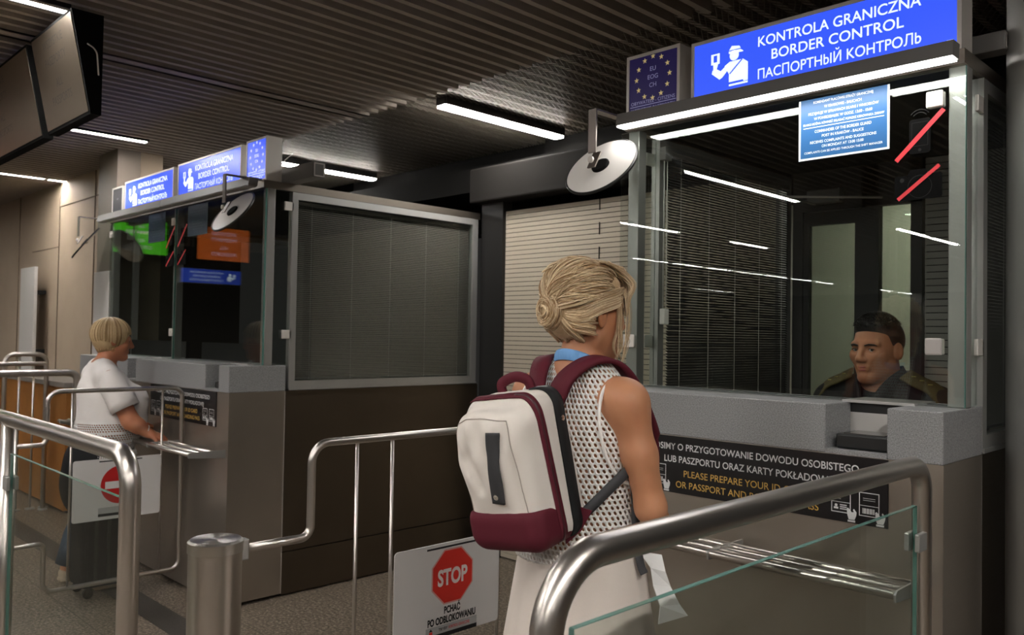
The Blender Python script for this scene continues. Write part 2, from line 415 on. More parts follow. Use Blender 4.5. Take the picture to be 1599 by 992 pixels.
# ================================================================== booths
def make_booth(x0, x1, yf, yg, label, notches, double=False):
    """x0..x1 wide, granite front at yf, glass at yg"""
    B_ = thing('control_booth', ((x0+x1)/2, yf, 0), label, 'booth')
    d = .353
    b = MB()                                                        # stainless body
    b.box(x0, x1, yf+.003, yf+d-.004, .02, HG)
    if double:
        pass
    b.build('front_body', steel_panel, B_)
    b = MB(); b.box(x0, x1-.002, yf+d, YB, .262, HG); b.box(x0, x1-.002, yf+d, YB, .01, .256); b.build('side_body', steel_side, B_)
    b = MB(); b.box(x1-.012, x1-.0005, yf+d-.004, yf+d, .02, HG); b.build('panel_joint', alu, B_)
    # granite counter with document recesses
    b = MB(); xs = sorted(notches); cur = x0
    for a, c in xs:
        b.box(cur, a, yf, yf+d, HG, HC, .004); cur = c
        b.box(a, c, yf+.0, yf+d, HG, HG+.014)
    b.box(cur, x1, yf, yf+d, HG, HC, .004)
    b.build('granite_counter', granite, B_)
    for a, c in xs:
        b = MB(); b.box(a, c, yf+.185, yf+.20, HG+.014, HC-.004); b.build('recess_back', panel_white, B_)
        b = MB(); b.box(a-.02, c+.02, yf+.165, yf+.35, HC-.002, HC+.006); b.box(a, c, yf+.1845, yf+.186, HC-.034, HC-.004, mi=1); b.build('recess_lid', [granite_edge, black], B_)
    # header
    b = MB(); z0, z1 = 2.39, 2.435
    b.box(x0, x1, yg-.012, yg+.03, z0, z1); b.box(x1-.03, x1, yg+.03, YB, z0, z1); b.box(x0, x0+.03, yg+.03, YB, z0, z1)
    b.build('header', header_metal, B_)
    b = MB(); b.box(x0+.03, x1-.03, yg+.03, YB, 2.415, 2.43); b.build('roof_panel', interior_dark, B_)
    # corner and middle posts inside the glass
    px = [x0, x1-.052] + ([(x0+x1)/2-.06] if double else [])
    for q in px:
        b = MB(); b.box(q, q+.052, yg+.014, yg+.064, HC, z0, .003); b.build('post', steel_frame, B_)
    # front panes
    edges = [x0-.004, (x0+x1)/2, x1+.002] if double else [x0-.03, x1+.002]
    for a, c in zip(edges, edges[1:]):
        b = MB(); b.box(a+.002, c-.002, yg, yg+.010, HC+.002, z0-.004); g = b.build('front_pane', booth_glass, B_)
        b = MB(); b.box(c-.0028, c-.0012, yg-.0005, yg+.0105, HC+.002, z0-.004); b.build('pane_edge', glass_edge, g)
    # glass clamps on posts
    for q in [x0+.026] + ([(x0+x1)/2-.034] if double else []):
        for z in (2.30, 1.54):
            b = MB(); s = .027
            b.box(q-s, q+s, yg-.008, yg-.0005, z-.026, z+.026, .004); b.box(q-s*.7, q+s*.7, yg+.010, yg+.016, z-.02, z+.02)
            b.lathe((q, yg-.008, z), [(.011, 0), (.011, -.004)], 16, 'y')
            b.build('glass_clamp', alu, B_)
    # side windows
    for side, xs_ in (('r', x1), ('l', x0)):
        n = 1 if side == 'r' else -1
        xa, xb = (xs_-.04, xs_) if side == 'r' else (xs_, xs_+.04)
        y0, y1 = yg+.175, YB-.02; zb, zt = HG+.008, z0-.002; w = .05
        b = MB(); b.box(xa, xb, y0, y0+w*.8, zb, zt); b.box(xa, xb, y1-w, y1, zb, zt); b.box(xa, xb, y0+w*.8, y1-w, zt-.042, zt); b.box(xa, xb, y0+w*.8, y1-w, zb, zb+.05)
        if side == 'r': b.box(xb, xb+.006, y0, y1, zb-.004, zb+.010)
        f = b.build('side_window_frame', steel_frame, B_)
        xm = (xa+xb)/2
        b = MB(); b.box(xm-.003+.008*n, xm+.003+.008*n, y0+w*.8, y1-w, zb+.05, zt-.042); b.build('side_pane', booth_glass, f)
        b = MB(); b.box(xm-.003, xm+.003, yg+.066, y0, HC, z0); b.build('corner_pane', booth_glass, B_)
        for z in (2.30, 1.54):
            b = MB(); b.box(xs_-.006*n-.006, xs_-.006*n+.006, y0-.05, y0+.012, z-.026, z+.026, .003); b.build('glass_clamp', alu, B_)
    # inside: floor, dark back, writing desk edge
    b = MB(); b.box(x0+.04, x1-.04, yf+d, YB, .256+HG-.262, HG+.001); 
    b.bm.clear(); b.box(x0+.05, x1-.05, yg+.09, yg+.11, HC, HC+.002); b.build('inner_ledge', interior_dark, B_)
    return B_
boothN = make_booth(-2.07, xN, yN, gN, 'nearest glass booth with grey granite counter where the officer sits', [(-1.147, -.961)])
boothF = make_booth(-6.90, xL, yL, gL, 'far double booth where the woman in white stands, blind in its side window', [(-4.723, -4.551), (-5.93, -5.78)], True)

# rear of near booth: dark framed door and window, shutter to the right
b = MB()
for a, c, z0, z1 in ((-2.03, -1.976, 0, 2.44), (-1.677, -1.594, 0, 2.44), (-1.446, -1.395, 0, 2.44)): b.box(a, c, 4.06, 4.11, z0, z1)
b.box(-1.976, -1.395, 4.06, 4.11, 2.21, 2.44); b.box(-1.594, -1.446, 4.06, 4.11, 0, 1.42)
struct(b.build('window_1', dark_metal))
dr = bpy.data.objects.new('door_1', None); COL.objects.link(dr); dr.location = (-1.83, 4.08, 0); struct(dr)
b = MB(); b.box(-1.974, -1.945, 4.065, 4.10, .01, 2.205); b.box(-1.71, -1.679, 4.065, 4.10, .01, 2.205); b.box(-1.945, -1.71, 4.065, 4.10, 2.14, 2.205); b.box(-1.945, -1.71, 4.065, 4.10, .01, 1.0); b.build('door_frame', dark_metal, dr)
b = MB(); b.box(-1.945, -1.71, 4.08, 4.086, 1.0, 2.14); b.build('door_pane', door_glass, dr)
b = MB(); b.box(-1.594, -1.446, 4.08, 4.086, 1.42, 2.21); struct(b.build('window_2', door_glass))
sh2 = thing('roller_shutter', (-1.1, 4.09, 0), 'dim slatted shutter seen through the glass right of the officer', 'shutter')
b = MB(); slat_curtain(b, -1.39, -.85, 4.085, 1.0, 2.43); b.build('curtain', mat('shaded_shutter_slat', (.30, .285, .26), .5), sh2)  # same slats as the passage shutter, dimness behind the glass painted into the colour
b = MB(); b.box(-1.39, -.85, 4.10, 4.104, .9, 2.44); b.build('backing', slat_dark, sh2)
dc = thing('door_closer', (-1.7, 4.04, 2.3), 'grey door closer with a thin arm above the booth door', 'door closer')
b = MB(); b.box(-1.93, -1.76, 4.0, 4.058, 2.24, 2.31, .006); b.build('body', alu_grey, dc)
b = MB(); b.tube([(-1.88, 3.99, 2.235), (-1.88, 3.70, 2.235), (-1.55, 3.99, 2.235)], .006, 8); b.build('arm', alu, dc)

# rear and inside of the far booth
b = MB(); b.box(-6.86, -4.47, 3.98, 4.05, 0.3, 2.41); struct(b.build('wall_booth', mat('far_booth_back', (.045, .045, .043), .7)))
for i, (xa, xb, lab) in enumerate(((-5.50, -4.62, 'right'), (-6.75, -5.75, 'left'))):
    dk = thing('desk', ((xa+xb)/2, 2.75, 1.2), 'black desk screen ledge behind the %s pane of the far booth' % lab, 'desk')
    b = MB(); b.box(xa, xb, 2.50, 2.53, 1.30, 1.475); b.build('front_panel', black, dk)
    b = MB(); b.box(xa, xb, 2.53, 3.0, 1.26, 1.29); b.build('desk_top', black, dk)

# venetian blinds
def blind(x, y0, y1, z0, z1, ang, label, pitch=.0118, w=.0155, cords=5, m=None):
    t = thing('venetian_blind', (x, (y0+y1)/2, z1), label, 'blind')
    b = MB(); z = z0+.012; c, s = math.cos(ang)*w/2, math.sin(ang)*w/2
    while z < z1-.02:
        b.poly([(x-c, y0, z-s), (x-c, y1, z-s), (x+c, y1, z+s), (x+c, y0, z+s)]); z += pitch
    o = b.build('slats', m or blind_m, t, recalc=False); o['kind'] = 'stuff'
    b = MB(); b.box(x-.012, x+.012, y0, y1, z1-.022, z1, .002); b.build('head_rail', alu_grey, t)
    b = MB(); b.box(x-.009, x+.009, y0, y1, z0, z0+.010, .002); b.build('bottom_rail', alu_grey, t)
    for k in range(cords):
        yy = y0+(y1-y0)*(k+.35)/(cords-.3)
        b = MB(); b.tube([(x+.011, yy, z0), (x+.011, yy, z1-.02)], .0011, 5); b.build('ladder_cord', cord_m, t)
    return t
blind(xL-.036, gL+.22, YB-.075, HG+.065, 2.34, math.radians(-36), 'closed grey venetian blind in the side window of the far booth')
bn = blind(-2.07+.05, gN+.225, YB-.08, HG+.066, 2.34, math.radians(-42), 'shaded half closed venetian blind on the left inside wall of the nearest booth', m=mat('shaded_blind_slat', (.040, .039, .038), .4, .1))  # darkness of the unlit interior is put into this slat colour
b = MB()
for dy in (0, .022):
    b = MB(); b.tube([(-2.0, gN+.165+dy, 2.30), (-2.0, gN+.165+dy, 1.67)], .0022, 6); b.build('pull_cord', cord_m, bn)
b = MB(); b.box(-2.012, -1.988, gN+.158, gN+.195, 1.61, 1.675, .004); b.build('cord_weight', white_plastic, bn)
b = MB(); b.box(-2.015, -1.985, gN+.15, gN+.20, 2.29, 2.345, .003); b.build('cord_bracket', alu_grey, bn)
blind(xN-.046, gN+.22, YB-.075, HG+.065, 2.34, math.radians(-50), 'grey venetian blind in the right side window of the nearest booth')

# bag shelves
def bag_shelf(xa, xb, yf, label):
    t = thing('bag_shelf', ((xa+xb)/2, yf, .87), label, 'shelf')
    for k in range(3):
        y = yf-.072-.064*k
        b = MB(); b.tube([(xa, y, .875), (xb-.003, y, .875)], .0135, 16); b.build('shelf_tube', steel, t)
    for q in (xb, (xa+xb)/2, xa+.06):
        b = MB(); b.prism([(0, .842), (-.215, .858), (-.218, .878), (-.205, .888), (0, .888)], (q-.003, yf, 0), (0, 1, 0), (0, 0, 1), (1, 0, 0), .006); b.build('bracket', steel_frame, t)
    return t
bag_shelf(-2.0, -.855, yN, 'steel three tube bag shelf under the nearest counter')
bag_shelf(-5.58, -4.445, yL, 'steel three tube bag shelf under the hand of the woman in white')
bag_shelf(-6.68, -5.72, yL, 'steel three tube bag shelf behind the back of the woman in white')

# ================================================================== signs
FU, FN = (1, 0, 0), (0, -1, 0)           # faces the queue
def sign_box(name, x0, x1, y, z0, z1, label, cat, depth=.10, group=None, fr=.013, frame_m=None):
    t = thing(name, ((x0+x1)/2, y, z0), label, cat, group)
    b = MB(); 
    b.box(x0, x1, y+.006, y+depth, z0, z1)
    for a in ((x0, x1, z1-fr, z1), (x0, x1, z0, z0+fr), (x0, x0+fr, z0+fr, z1-fr), (x1-fr, x1, z0+fr, z1-fr)): b.box(a[0], a[1], y, y+.006, a[2], a[3])
    b.lathe((x1-.002, y+depth*.5, z1-.07), [(.004, 0), (.004, .003)], 10, 'x')
    b.build('sign_frame', frame_m or alu, t)
    return t
def officer_icon(b, pl, x, y, h):
    """border guard holding a passport, drawn on a 1-high grid"""
    s = h
    def P(pts): put_poly(b, pl, [(x+a*s, y+c*s) for a, c in pts], .0014)
    P(circ(.62, .735, .125, 18)); P([(.47, .86), (.78, .86), (.86, .80), (.86, .78), (.47, .80)]); P([(.47, .87), (.55, .98), (.76, .94), (.80, .87)])
    P([(.36, .52), (.50, .60), (.50, .60), (.86, .60), (.99, .50), (.99, .06), (.87, .06), (.87, .10), (.48, .10), (.48, .30)])
    P([(.48, 0), (.99, 0), (.99, .045), (.48, .045)])
    P([(.0, .40), (.22, .22), (.30, .26), (.50, .46), (.44, .56), (.25, .42), (.10, .52), (.02, .48)])
    P([(-.02, .62), (.22, .62), (.22, .88), (-.02, .88)]); P([(.04, .50), (.14, .50), (.18, .62), (.04, .62)])
def border_sign(x0, x1, y, z0, z1, label, edge_marks=True):
    t = sign_box('border_control_sign', x0, x1, y, z0, z1, label, 'sign', group=None)
    w = x1-x0; pl = Plane2((x0, y+.004, z0), FU, FN); h = z1-z0
    b = MB(); b.box(x0+.013, x1-.013, y+.003, y+.0062, z0+.013, z1-.013); b.build('blue_panel', sign_blue, t)
    c = w*.585
    for s, y, k in (('KONTROLA GRANICZNA', .690, .585), ('BORDER CONTROL', .462, .475), ('ПACПOPTHbIЙ KOHTPOЛb', .205, .585)):
        b = MB(); put_text(b, pl, s, c, h*y, h*.150, w*k, .010 if s[0] in 'KB' else .006, lift=.0018); b.build('lettering', sign_white, t, recalc=False)
    b = MB(); officer_icon(b, pl, w*.093, h*.20, h*.62); b.build('officer_symbol', sign_white, t, recalc=False)
    b = MB(); X0, Y0, K_ = w*.093, h*.20, h*.62
    for q in (bar2(.84, .60, .50, .30, .035), bar2(.44, .865, .84, .865, .022), [(.05, .67), (.15, .67), (.15, .84), (.05, .84)]): put_poly(b, pl, [(X0+a*K_, Y0+c_*K_) for a, c_ in q], .0020)
    b.build('symbol_lines', sign_blue, t, recalc=False)
    b = MB(); put_poly(b, pl, [(w*.955, h*.12), (w*.975, h*.12), (w*.975, h*.155), (w*.955, h*.155)], .0016); b.build('flag_white', sign_white, t, recalc=False)
    b = MB(); put_poly(b, pl, [(w*.955, h*.085), (w*.975, h*.085), (w*.975, h*.12), (w*.955, h*.12)], .0016); b.build('flag_red', flag_red, t, recalc=False)
    b = MB()
    for k in range(12): put_poly(b, pl, circ(w*.937+.006*math.cos(k*PI/6), h*.12+.006*math.sin(k*PI/6), .0012, 6), .0016)
    b.build('star_ring', sign_white, t, recalc=False)
    return t
def eu_sign(x0, x1, y, z0, z1, label, lit):
    t = sign_box('citizens_sign', x0, x1, y, z0, z1, label, 'sign')
    w = x1-x0; h = z1-z0; pl = Plane2((x0, y+.004, z0), FU, FN)
    b = MB(); b.box(x0+.013, x1-.013, y+.003, y+.0062, z0+.013, z1-.013)
    b.build('blue_panel', sign_blue if lit == 1 else (eu_blue_dim if lit == 0 else mat('switched_off_eu_panel', (.012, .010, .022), .35)), t)
    sm, tm = (glow_gold, sign_white) if lit == 1 else ((eu_gold, eu_text) if lit == 0 else (mat('dull_star', (.06, .05, .05), .5), mat('dull_white_line', (.5, .5, .6), .5)))
    R_ = min(w*.31, h*.33); cy = h*.60
    for k in range(12):
        b = MB(); put_poly(b, pl, star(w/2+R_*math.sin(k*PI/6), cy+R_*1.05*math.cos(k*PI/6), R_*.155), .0016); b.build('star', sm, t, recalc=False)
    b = MB()
    if lit >= 0:
        for i, s in enumerate(('EU', 'EOG', 'CH')): put_text(b, pl, s, w/2, cy+h*.10-h*.125*i, h*.07, lift=.0016)
        b.build('lettering', tm, t, recalc=False); b = MB()
        put_text(b, pl, 'OBYWATELE - CITIZENS', w/2, h*.215, h*.055, w*.82, lift=.0016)
        put_poly(b, pl, [(w*.07, h*.185), (w*.93, h*.185), (w*.93, h*.195), (w*.07, h*.195)], .0016)
        put_text(b, pl, 'WSZYSTKIE PASZPORTY', w/2, h*.105, h*.055, w*.82, lift=.0016); put_text(b, pl, 'ALL PASSPORTS', w/2, h*.070, h*.028, w*.6, lift=.0016)
    else:
        put_text(b, pl, 'CH', w/2, cy-.008, h*.06, lift=.0016)
        for q in (.16, .12): put_poly(b, pl, [(w*.1, h*q), (w*.9, h*q), (w*.9, h*(q+.018)), (w*.1, h*(q+.018))], .0016)
    b.build('lettering', tm, t, recalc=False)
    return t
ZT = 2.435
border_sign(-1.767, -.818, gN, ZT, 2.678, 'large lit blue passport control sign on the nearest booth')
eu_sign(-2.075, -1.819, gN, ZT, 2.695, 'square dark blue EU stars sign on the nearest booth', 0)
border_sign(-5.650, -4.735, gL, ZT, 2.688, 'lit blue passport control sign next to the lit EU sign, far booth')
border_sign(-6.618, -5.722, gL, ZT, 2.682, 'lit blue passport control sign farthest left, beside the small dark sign')
eu_sign(-4.674, -4.425, gL, ZT, 2.695, 'lit blue EU stars sign on the right corner of the far booth', 1)
eu_sign(-6.885, -6.665, gL, ZT, 2.665, 'small switched off EU stars sign at the left end of the far booth', -1)

# light bars over the counters
def light_bar(x0, x1, yg, label, lit=True):
    t = thing('light_bar', ((x0+x1)/2, yg-.15, 2.35), label, 'light bar')
    b = MB(); b.prism([(yg-.138, 2.380), (yg-.082, 2.380), (yg-.075, 2.427), (yg-.130, 2.427)], (x0, 0, 0), (0, 1, 0), (0, 0, 1), (1, 0, 0), x1-x0); b.build('housing', alu_grey, t)
    b = MB(); b.box(x0+.004, x1-.004, yg-.134, yg-.086, 2.3745, 2.3805); b.build('diffuser', bar_m if lit else mat('unlit_diffuser', (.30, .28, .26), .4), t)
    for q in (x0+.35, x1-.35):
        b = MB(); b.box(q-.02, q+.02, yg-.080, yg-.012, 2.412, 2.420); b.build('bracket', alu_grey, t)
    return t
light_bar(-2.020, -.800, gN, 'long light bar shining below the large blue sign')
light_bar(-5.60, -4.37, gL, 'unlit grey light bar under the right signs of the far booth', False)
light_bar(-6.80, -5.605, gL, 'unlit grey light bar under the left signs of the far booth', False)

# round mirrors on bracket arms
def mirror(cx, cy, cz, hd, label, R_=.155, yaw=0.0):
    t = thing('round_mirror', (cx, cy, cz), label, 'mirror')
    n = Vector((math.sin(yaw)*.8+.05, -.78, .62)).normalized(); q = Vector((0, 0, 1)).rotation_difference(n).to_matrix()
    def lat(prof, name, m, closed=False):
        b = MB(); b.lathe((0, 0, 0), prof, 56, closed=closed); b.bm.transform(Matrix.Translation((cx, cy, cz)) @ q.to_4x4()); return b.build(name, m, t)
    lat([(.034, .0035), (R_-.006, .0035), (R_-.006, -.003), (.034, -.003)], 'disc', white_enamel)
    lat([(R_-.006, -.005), (R_, -.005), (R_+.001, .002), (R_-.002, .006), (R_-.006, .006)], 'rim', black, True)
    lat([(.001, -.004), (R_-.008, -.004), (R_-.008, -.0055), (.001, -.0055)], 'mirror_face', mat('mirror_silver', (.7, .7, .7), .03, 1.0))
    lat([(.037, .0), (.037, .010), (.032, .014), (.001, .014)], 'hub', matte_black)
    up = Vector((0, 0, 1)); top = Vector((cx, cy-.055, hd))
    b = MB(); b.box(cx-.019, cx+.019, cy-.058, cy-.052, cz+.045, hd)
    b.obox((cx, cy-.042, cz+.020), (.038, .006, .075), Matrix.Rotation(math.radians(-30), 3, 'X')); b.build('arm', mat('arm_bronze', (.17, .145, .13), .4, .6), t)
    b = MB(); b.box(cx-.019, cx+.019, cy-.052, cy+.22, hd-.006, hd); b.build('arm_bar', mat('arm_bronze'), t)
    b = MB(); bb = bmesh.new(); bb.free(); b.lathe((cx, cy-.060, cz+.018), [(.013, 0), (.013, -.008), (.007, -.011)], 16, 'y'); b.build('bolt', alu, t)
    return t
mirror(-2.055, 2.52, 2.218, 2.432, 'white round mirror at the left corner of the nearest booth')
mirror(-4.49, 2.205, 2.236, 2.445, 'white round mirror at the right corner of the far booth')
mirror(-6.98, 2.215, 2.228, 2.43, 'white round mirror farthest left, before the beige wall', yaw=-.35)

# small boxes on top of the booths
def top_box(x0, x1, y0, y1, z0, z1, label, wire=True):
    t = thing('reader_box', ((x0+x1)/2, (y0+y1)/2, z0), label, 'device')
    b = MB(); b.box(x0, x1, y0, y1, z0, z1, .004); b.build('housing', alu_grey, t)
    b = MB(); xx = x1+.0008
    for a in ((y0+.006, y1-.006, z1-.012, z1-.006), (y0+.006, y1-.006, z0+.006, z0+.012), (y0+.006, y0+.012, z0+.012, z1-.012), (y1-.012, y1-.006, z0+.012, z1-.012)): b.box(xx-.001, xx, *a)
    b.build('end_plate_rim', alu, t)
    if wire:
        b = MB(); b.tube(fillet([(x0+.05, y0+.02, z1), (x0+.07, y0+.03, z1+.05), (x0+.14, y0+.06, z1+.10)], .03), .003, 6); b.build('cable', white_plastic, t)
    return t
top_box(-.95, -.752, 2.90, 2.97, 2.475, 2.535, 'dark bracket box sticking out right of the large sign', False)
top_box(-4.60, -4.13, 2.50, 2.58, 2.436, 2.525, 'dark device box with a cable on the roof of the far booth')

# notices and stickers on the near glass
nt = thing('information_notice', (-1.18, gN, 2.17), 'blue complaints notice stuck inside the near glass under the light bar', 'notice')
pl = Plane2((-1.331, gN-.0012, 2.166), FU, FN)
b = MB(); put_poly(b, pl, [(0, 0), (.304, 0), (.304, .207), (0, .207)], 0); b.build('sheet', notice_white, nt, recalc=False)
b = MB(); put_poly(b, pl, [(.007, .007), (.297, .007), (.297, .207), (.007, .207)], .0004); b.build('blue_print', notice_blue, nt, recalc=False)
b = MB()
for s, y, h, w in (('KOMENDANT PLACÓWKI STRAŻY GRANICZNEJ', .190, .0085, .20), ('W KRAKOWIE - BALICACH', .171, .009, .125), ('PRZYJMUJE W SPRAWACH SKARG I WNIOSKÓW', .152, .009, .235), ('W PONIEDZIAŁEK W GODZ. 13:00 - 15:00', .134, .009, .195), ('SKARGI MOŻNA RÓWNIEŻ SKŁADAĆ POPRZEZ KIEROWNIKA ZMIANY', .117, .0078, .272),
                   ('COMMANDER OF THE BORDER GUARD', .090, .0095, .19), ('POST IN KRAKÓW - BALICE', .073, .009, .14), ('RECEIVES COMPLAINTS AND SUGGESTIONS', .054, .009, .222), ('ON MONDAY AT 13:00 15:00', .038, .009, .14), ('COMPLAINTS CAN BE APPLIED THROUGH THE SHIFT MANAGER', .021, .0075, .262)):
    put_text(b, pl, s, .152, y, h, w, .012, lift=.0008)
put_poly(b, pl, [(.017, .108), (.287, .108), (.287, .1105), (.017, .1105)], .0008)
b.build('print', notice_white, nt, recalc=False)

# the same notice on the two far panes, their unlit dimness put into the colours
dim_blue = mat('shaded_notice_blue', (.004, .022, .060), .5); dim_print = mat('shaded_notice_print', (.05, .09, .13), .5)
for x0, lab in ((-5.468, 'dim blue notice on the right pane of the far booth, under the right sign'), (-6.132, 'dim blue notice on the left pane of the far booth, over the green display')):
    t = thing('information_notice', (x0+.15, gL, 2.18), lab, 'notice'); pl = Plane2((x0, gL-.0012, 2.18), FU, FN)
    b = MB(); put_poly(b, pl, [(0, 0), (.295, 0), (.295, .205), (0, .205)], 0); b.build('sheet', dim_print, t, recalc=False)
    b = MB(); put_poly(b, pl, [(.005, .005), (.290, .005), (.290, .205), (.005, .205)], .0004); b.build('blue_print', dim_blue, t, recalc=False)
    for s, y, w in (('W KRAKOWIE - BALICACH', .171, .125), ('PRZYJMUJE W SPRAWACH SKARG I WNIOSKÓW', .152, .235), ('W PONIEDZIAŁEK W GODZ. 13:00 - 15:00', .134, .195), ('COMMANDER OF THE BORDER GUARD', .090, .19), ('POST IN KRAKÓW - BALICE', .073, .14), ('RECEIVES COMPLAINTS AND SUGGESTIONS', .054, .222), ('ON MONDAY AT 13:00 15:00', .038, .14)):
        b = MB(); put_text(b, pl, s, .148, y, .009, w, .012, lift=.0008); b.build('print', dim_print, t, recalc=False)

def ban_sticker(o, kind, label, yg=gN):
    t = thing('ban_sticker', (o[0], yg, o[1]), label, 'sticker')
    pl = Plane2((o[0], yg-.0012, o[1]), FU, FN)
    b = MB(); c = MB()
    if kind == 'phone':
        put_poly(b, pl, [(a, q) for a, q in rrect(.045, .108, .02, .128, .009)], 0)
        outline(c, pl, .052, .101, .043, .118, .0016, .0004); put_poly(c, pl, circ(.0765, .031, .005, 16), .0004)
        for r in (.022, .031):
            for k in range(8):
                a0, a1 = math.radians(35+110*k/8), math.radians(35+110*(k+1)/8)
                put_poly(c, pl, [(.0765+r*math.cos(a0), .125+r*math.sin(a0)), (.0765+(r+.002)*math.cos(a0), .125+(r+.002)*math.sin(a0)), (.0765+(r+.002)*math.cos(a1), .125+(r+.002)*math.sin(a1)), (.0765+r*math.cos(a1), .125+r*math.sin(a1))], .0004)
        st = bar2(.006, .004, .146, .146, .0145)
    else:
        put_poly(b, pl, rrect(.0, .140, .0, .078, .008), 0); put_poly(b, pl, [(.040, .078), (.100, .078), (.092, .094), (.048, .094)], 0)
        for k in range(28):
            a0, a1 = 2*PI*k/28, 2*PI*(k+1)/28
            put_poly(c, pl, [(.075+r*math.cos(a), .040+r*math.sin(a)) for r, a in ((.034, a0), (.036, a0), (.036, a1), (.034, a1))], .0004)
        put_poly(c, pl, circ(.022, .064, .007, 12), .0004)
        st = bar2(.010, .004, .132, .100, .0115)
    b.build('symbol', icon_dark, t, recalc=False); c.build('symbol_outline', icon_line, t, recalc=False)
    b = MB(); put_poly(b, pl, st, .0009); b.build('red_stripe', red_stripe, t, recalc=False)
    return t
ban_sticker((-1.012, 2.118), 'phone', 'no phone sticker, upper red slash on the near glass')
ban_sticker((-1.010, 1.995), 'camera', 'no camera sticker, lower red slash on the near glass')
for o, kd, lab in (((-5.82, 2.12), 'phone', 'upper red slash sticker left of the middle of the far glass'), ((-5.82, 1.995), 'camera', 'lower red slash sticker left of the middle of the far glass'), ((-5.625, 2.12), 'phone', 'upper red slash sticker right of the middle of the far glass'), ((-5.625, 1.995), 'camera', 'lower red slash sticker right of the middle of the far glass')):
    ban_sticker(o, kd, lab, gL)
for z, lab, m in ((2.297, 'square white plate at the top right of the near glass', white_plastic), (1.540, 'square grey plate beside the officer head', mat('grey_plate', (.40, .37, .35), .4))):
    t = thing('sensor_plate', (-.89, gN, z), lab, 'plate')
    b = MB(); b.box(-.916, -.866, gN-.012, gN-.0005, z-.026, z+.026, .006, seg=3); b.build('plate', m, t)
    b = MB(); b.box(-.914, -.866, gN+.010, gN+.018, z-.024, z+.024, .004); b.build('counter_plate', alu, t)

# instruction panels under the counters
def instruction(x0, yf, label):
    w, z0, h = .944, 1.003, .201
    t = thing('instruction_panel', (x0+w/2, yf, z0), label, 'sign')
    pl = Plane2((x0, yf-.0015, z0), FU, FN)
    b = MB(); b.box(x0, x0+w, yf-.0018, yf+.003, z0, z0+h); b.build('panel', vinyl_black, t)
    b = MB(); put_text(b, pl, 'PROSIMY O PRZYGOTOWANIE DOWODU OSOBISTEGO', w/2, .153, .0235, .775, .012, lift=.0012); b.build('polish_lettering', vinyl_white, t, recalc=False)
    b = MB(); put_text(b, pl, 'LUB PASZPORTU ORAZ KARTY POKŁADOWEJ', w/2, .109, .0235, .625, .012, lift=.0012); b.build('polish_lettering', vinyl_white, t, recalc=False)
    b = MB(); put_text(b, pl, 'PLEASE PREPARE YOUR ID CARD', w/2, .061, .0235, .46, .004, lift=.0012); b.build('english_lettering', vinyl_gold, t, recalc=False)
    b = MB(); put_text(b, pl, 'OR PASSPORT AND BOARDING PASS', w/2, .021, .0235, .525, .004, lift=.0012); b.build('english_lettering', vinyl_gold, t, recalc=False)
    for i, xo in enumerate((.022, .107, w-.169, w-.084)):
        b = MB()
        outline(b, pl, xo, xo+.060, .027, .098, .0025, .0012); put_poly(b, pl, [(xo, .058), (xo+.06, .058), (xo+.06, .0595), (xo, .0595)], .0012)
        if i % 2 == 0:
            put_poly(b, pl, circ(xo+.015, .048, .0045, 12), .0012); put_poly(b, pl, [(xo+.008, .037), (xo+.022, .037), (xo+.022, .043), (xo+.008, .043)], .0012)
            for q in (.037, .043, .049): put_poly(b, pl, [(xo+.027, q), (xo+.048, q), (xo+.048, q+.003), (xo+.027, q+.003)], .0012)
            for q in (.080, .086, .068): put_poly(b, pl, [(xo+.009, q), (xo+(.045 if q > .07 else .03), q), (xo+(.045 if q > .07 else .03), q+.0012), (xo+.009, q+.0012)], .0012)
        else:
            for q in range(12): put_poly(b, pl, [(xo+.010+.003*q, .035), (xo+.0115+.003*q+.0008*(q % 3), .035), (xo+.0115+.003*q+.0008*(q % 3), .051), (xo+.010+.003*q, .051)], .0012)
            for q in (.074, .080): put_poly(b, pl, [(xo+.012, q), (xo+.048, q), (xo+.048, q+.0012), (xo+.012, q+.0012)], .0012)
        hx = xo+.064
        put_poly(b, pl, [(hx-.013, .003), (hx+.010, .003), (hx+.010, .009), (hx-.013, .009)], .0014)
        put_poly(b, pl, [(hx-.010, .0105), (hx+.008, .0105), (hx+.013, .024), (hx+.014, .034), (hx+.006, .044), (hx+.003, .040), (hx+.006, .034), (hx-.001, .033), (hx-.006, .040), (hx-.012, .045), (hx-.016, .042), (hx-.014, .024)], .0014)
        b.build('card_symbol', vinyl_white, t, recalc=False)
    return t
instruction(-1.900, yN, 'black instruction panel under the nearest counter, white and gold lettering')
instruction(-5.515, yL, 'black instruction panel on the far booth, behind the raised gate bars')

# document reader in the recess
dr_ = thing('document_reader', (-1.05, yN+.08, HG+.014), 'black passport reader standing in the recess of the nearest counter', 'document reader')
b = MB(); b.box(-1.128, -.966, yN+.030, yN+.165, HG+.016, HG+.060, .006); b.build('case', black, dr_)
b = MB(); b.box(-1.108, -.985, yN+.045, yN+.150, HG+.060, HG+.0625); b.build('glass_plate', mat('reader_glass', (.06, .055, .05), .08), dr_)
b = MB(); b.tube(fillet([(-1.128, yN+.06, HG+.03), (-1.138, yN+.06, HG+.03), (-1.138, yN+.12, HG+.024), (-1.12, yN+.17, HG+.03)], .01), .004, 8); b.build('cable', black, dr_)
rc = thing('card_tray', (-.98, yN+.18, HG+.1), 'small beige metal plate on the back of the document recess', 'plate')
b = MB(); b.box(-1.005, -.966, yN+.172, yN+.184, HG+.072, HG+.120, .003); b.build('plate', mat('beige_plate', (.36, .28, .23), .4, .4), rc)
b = MB(); b.tube([(-1.008, yN+.168, HG+.08), (-1.0, yN+.168, HG+.072), (-.968, yN+.168, HG+.072)], .002, 6); b.build('wire_clip', alu, rc)
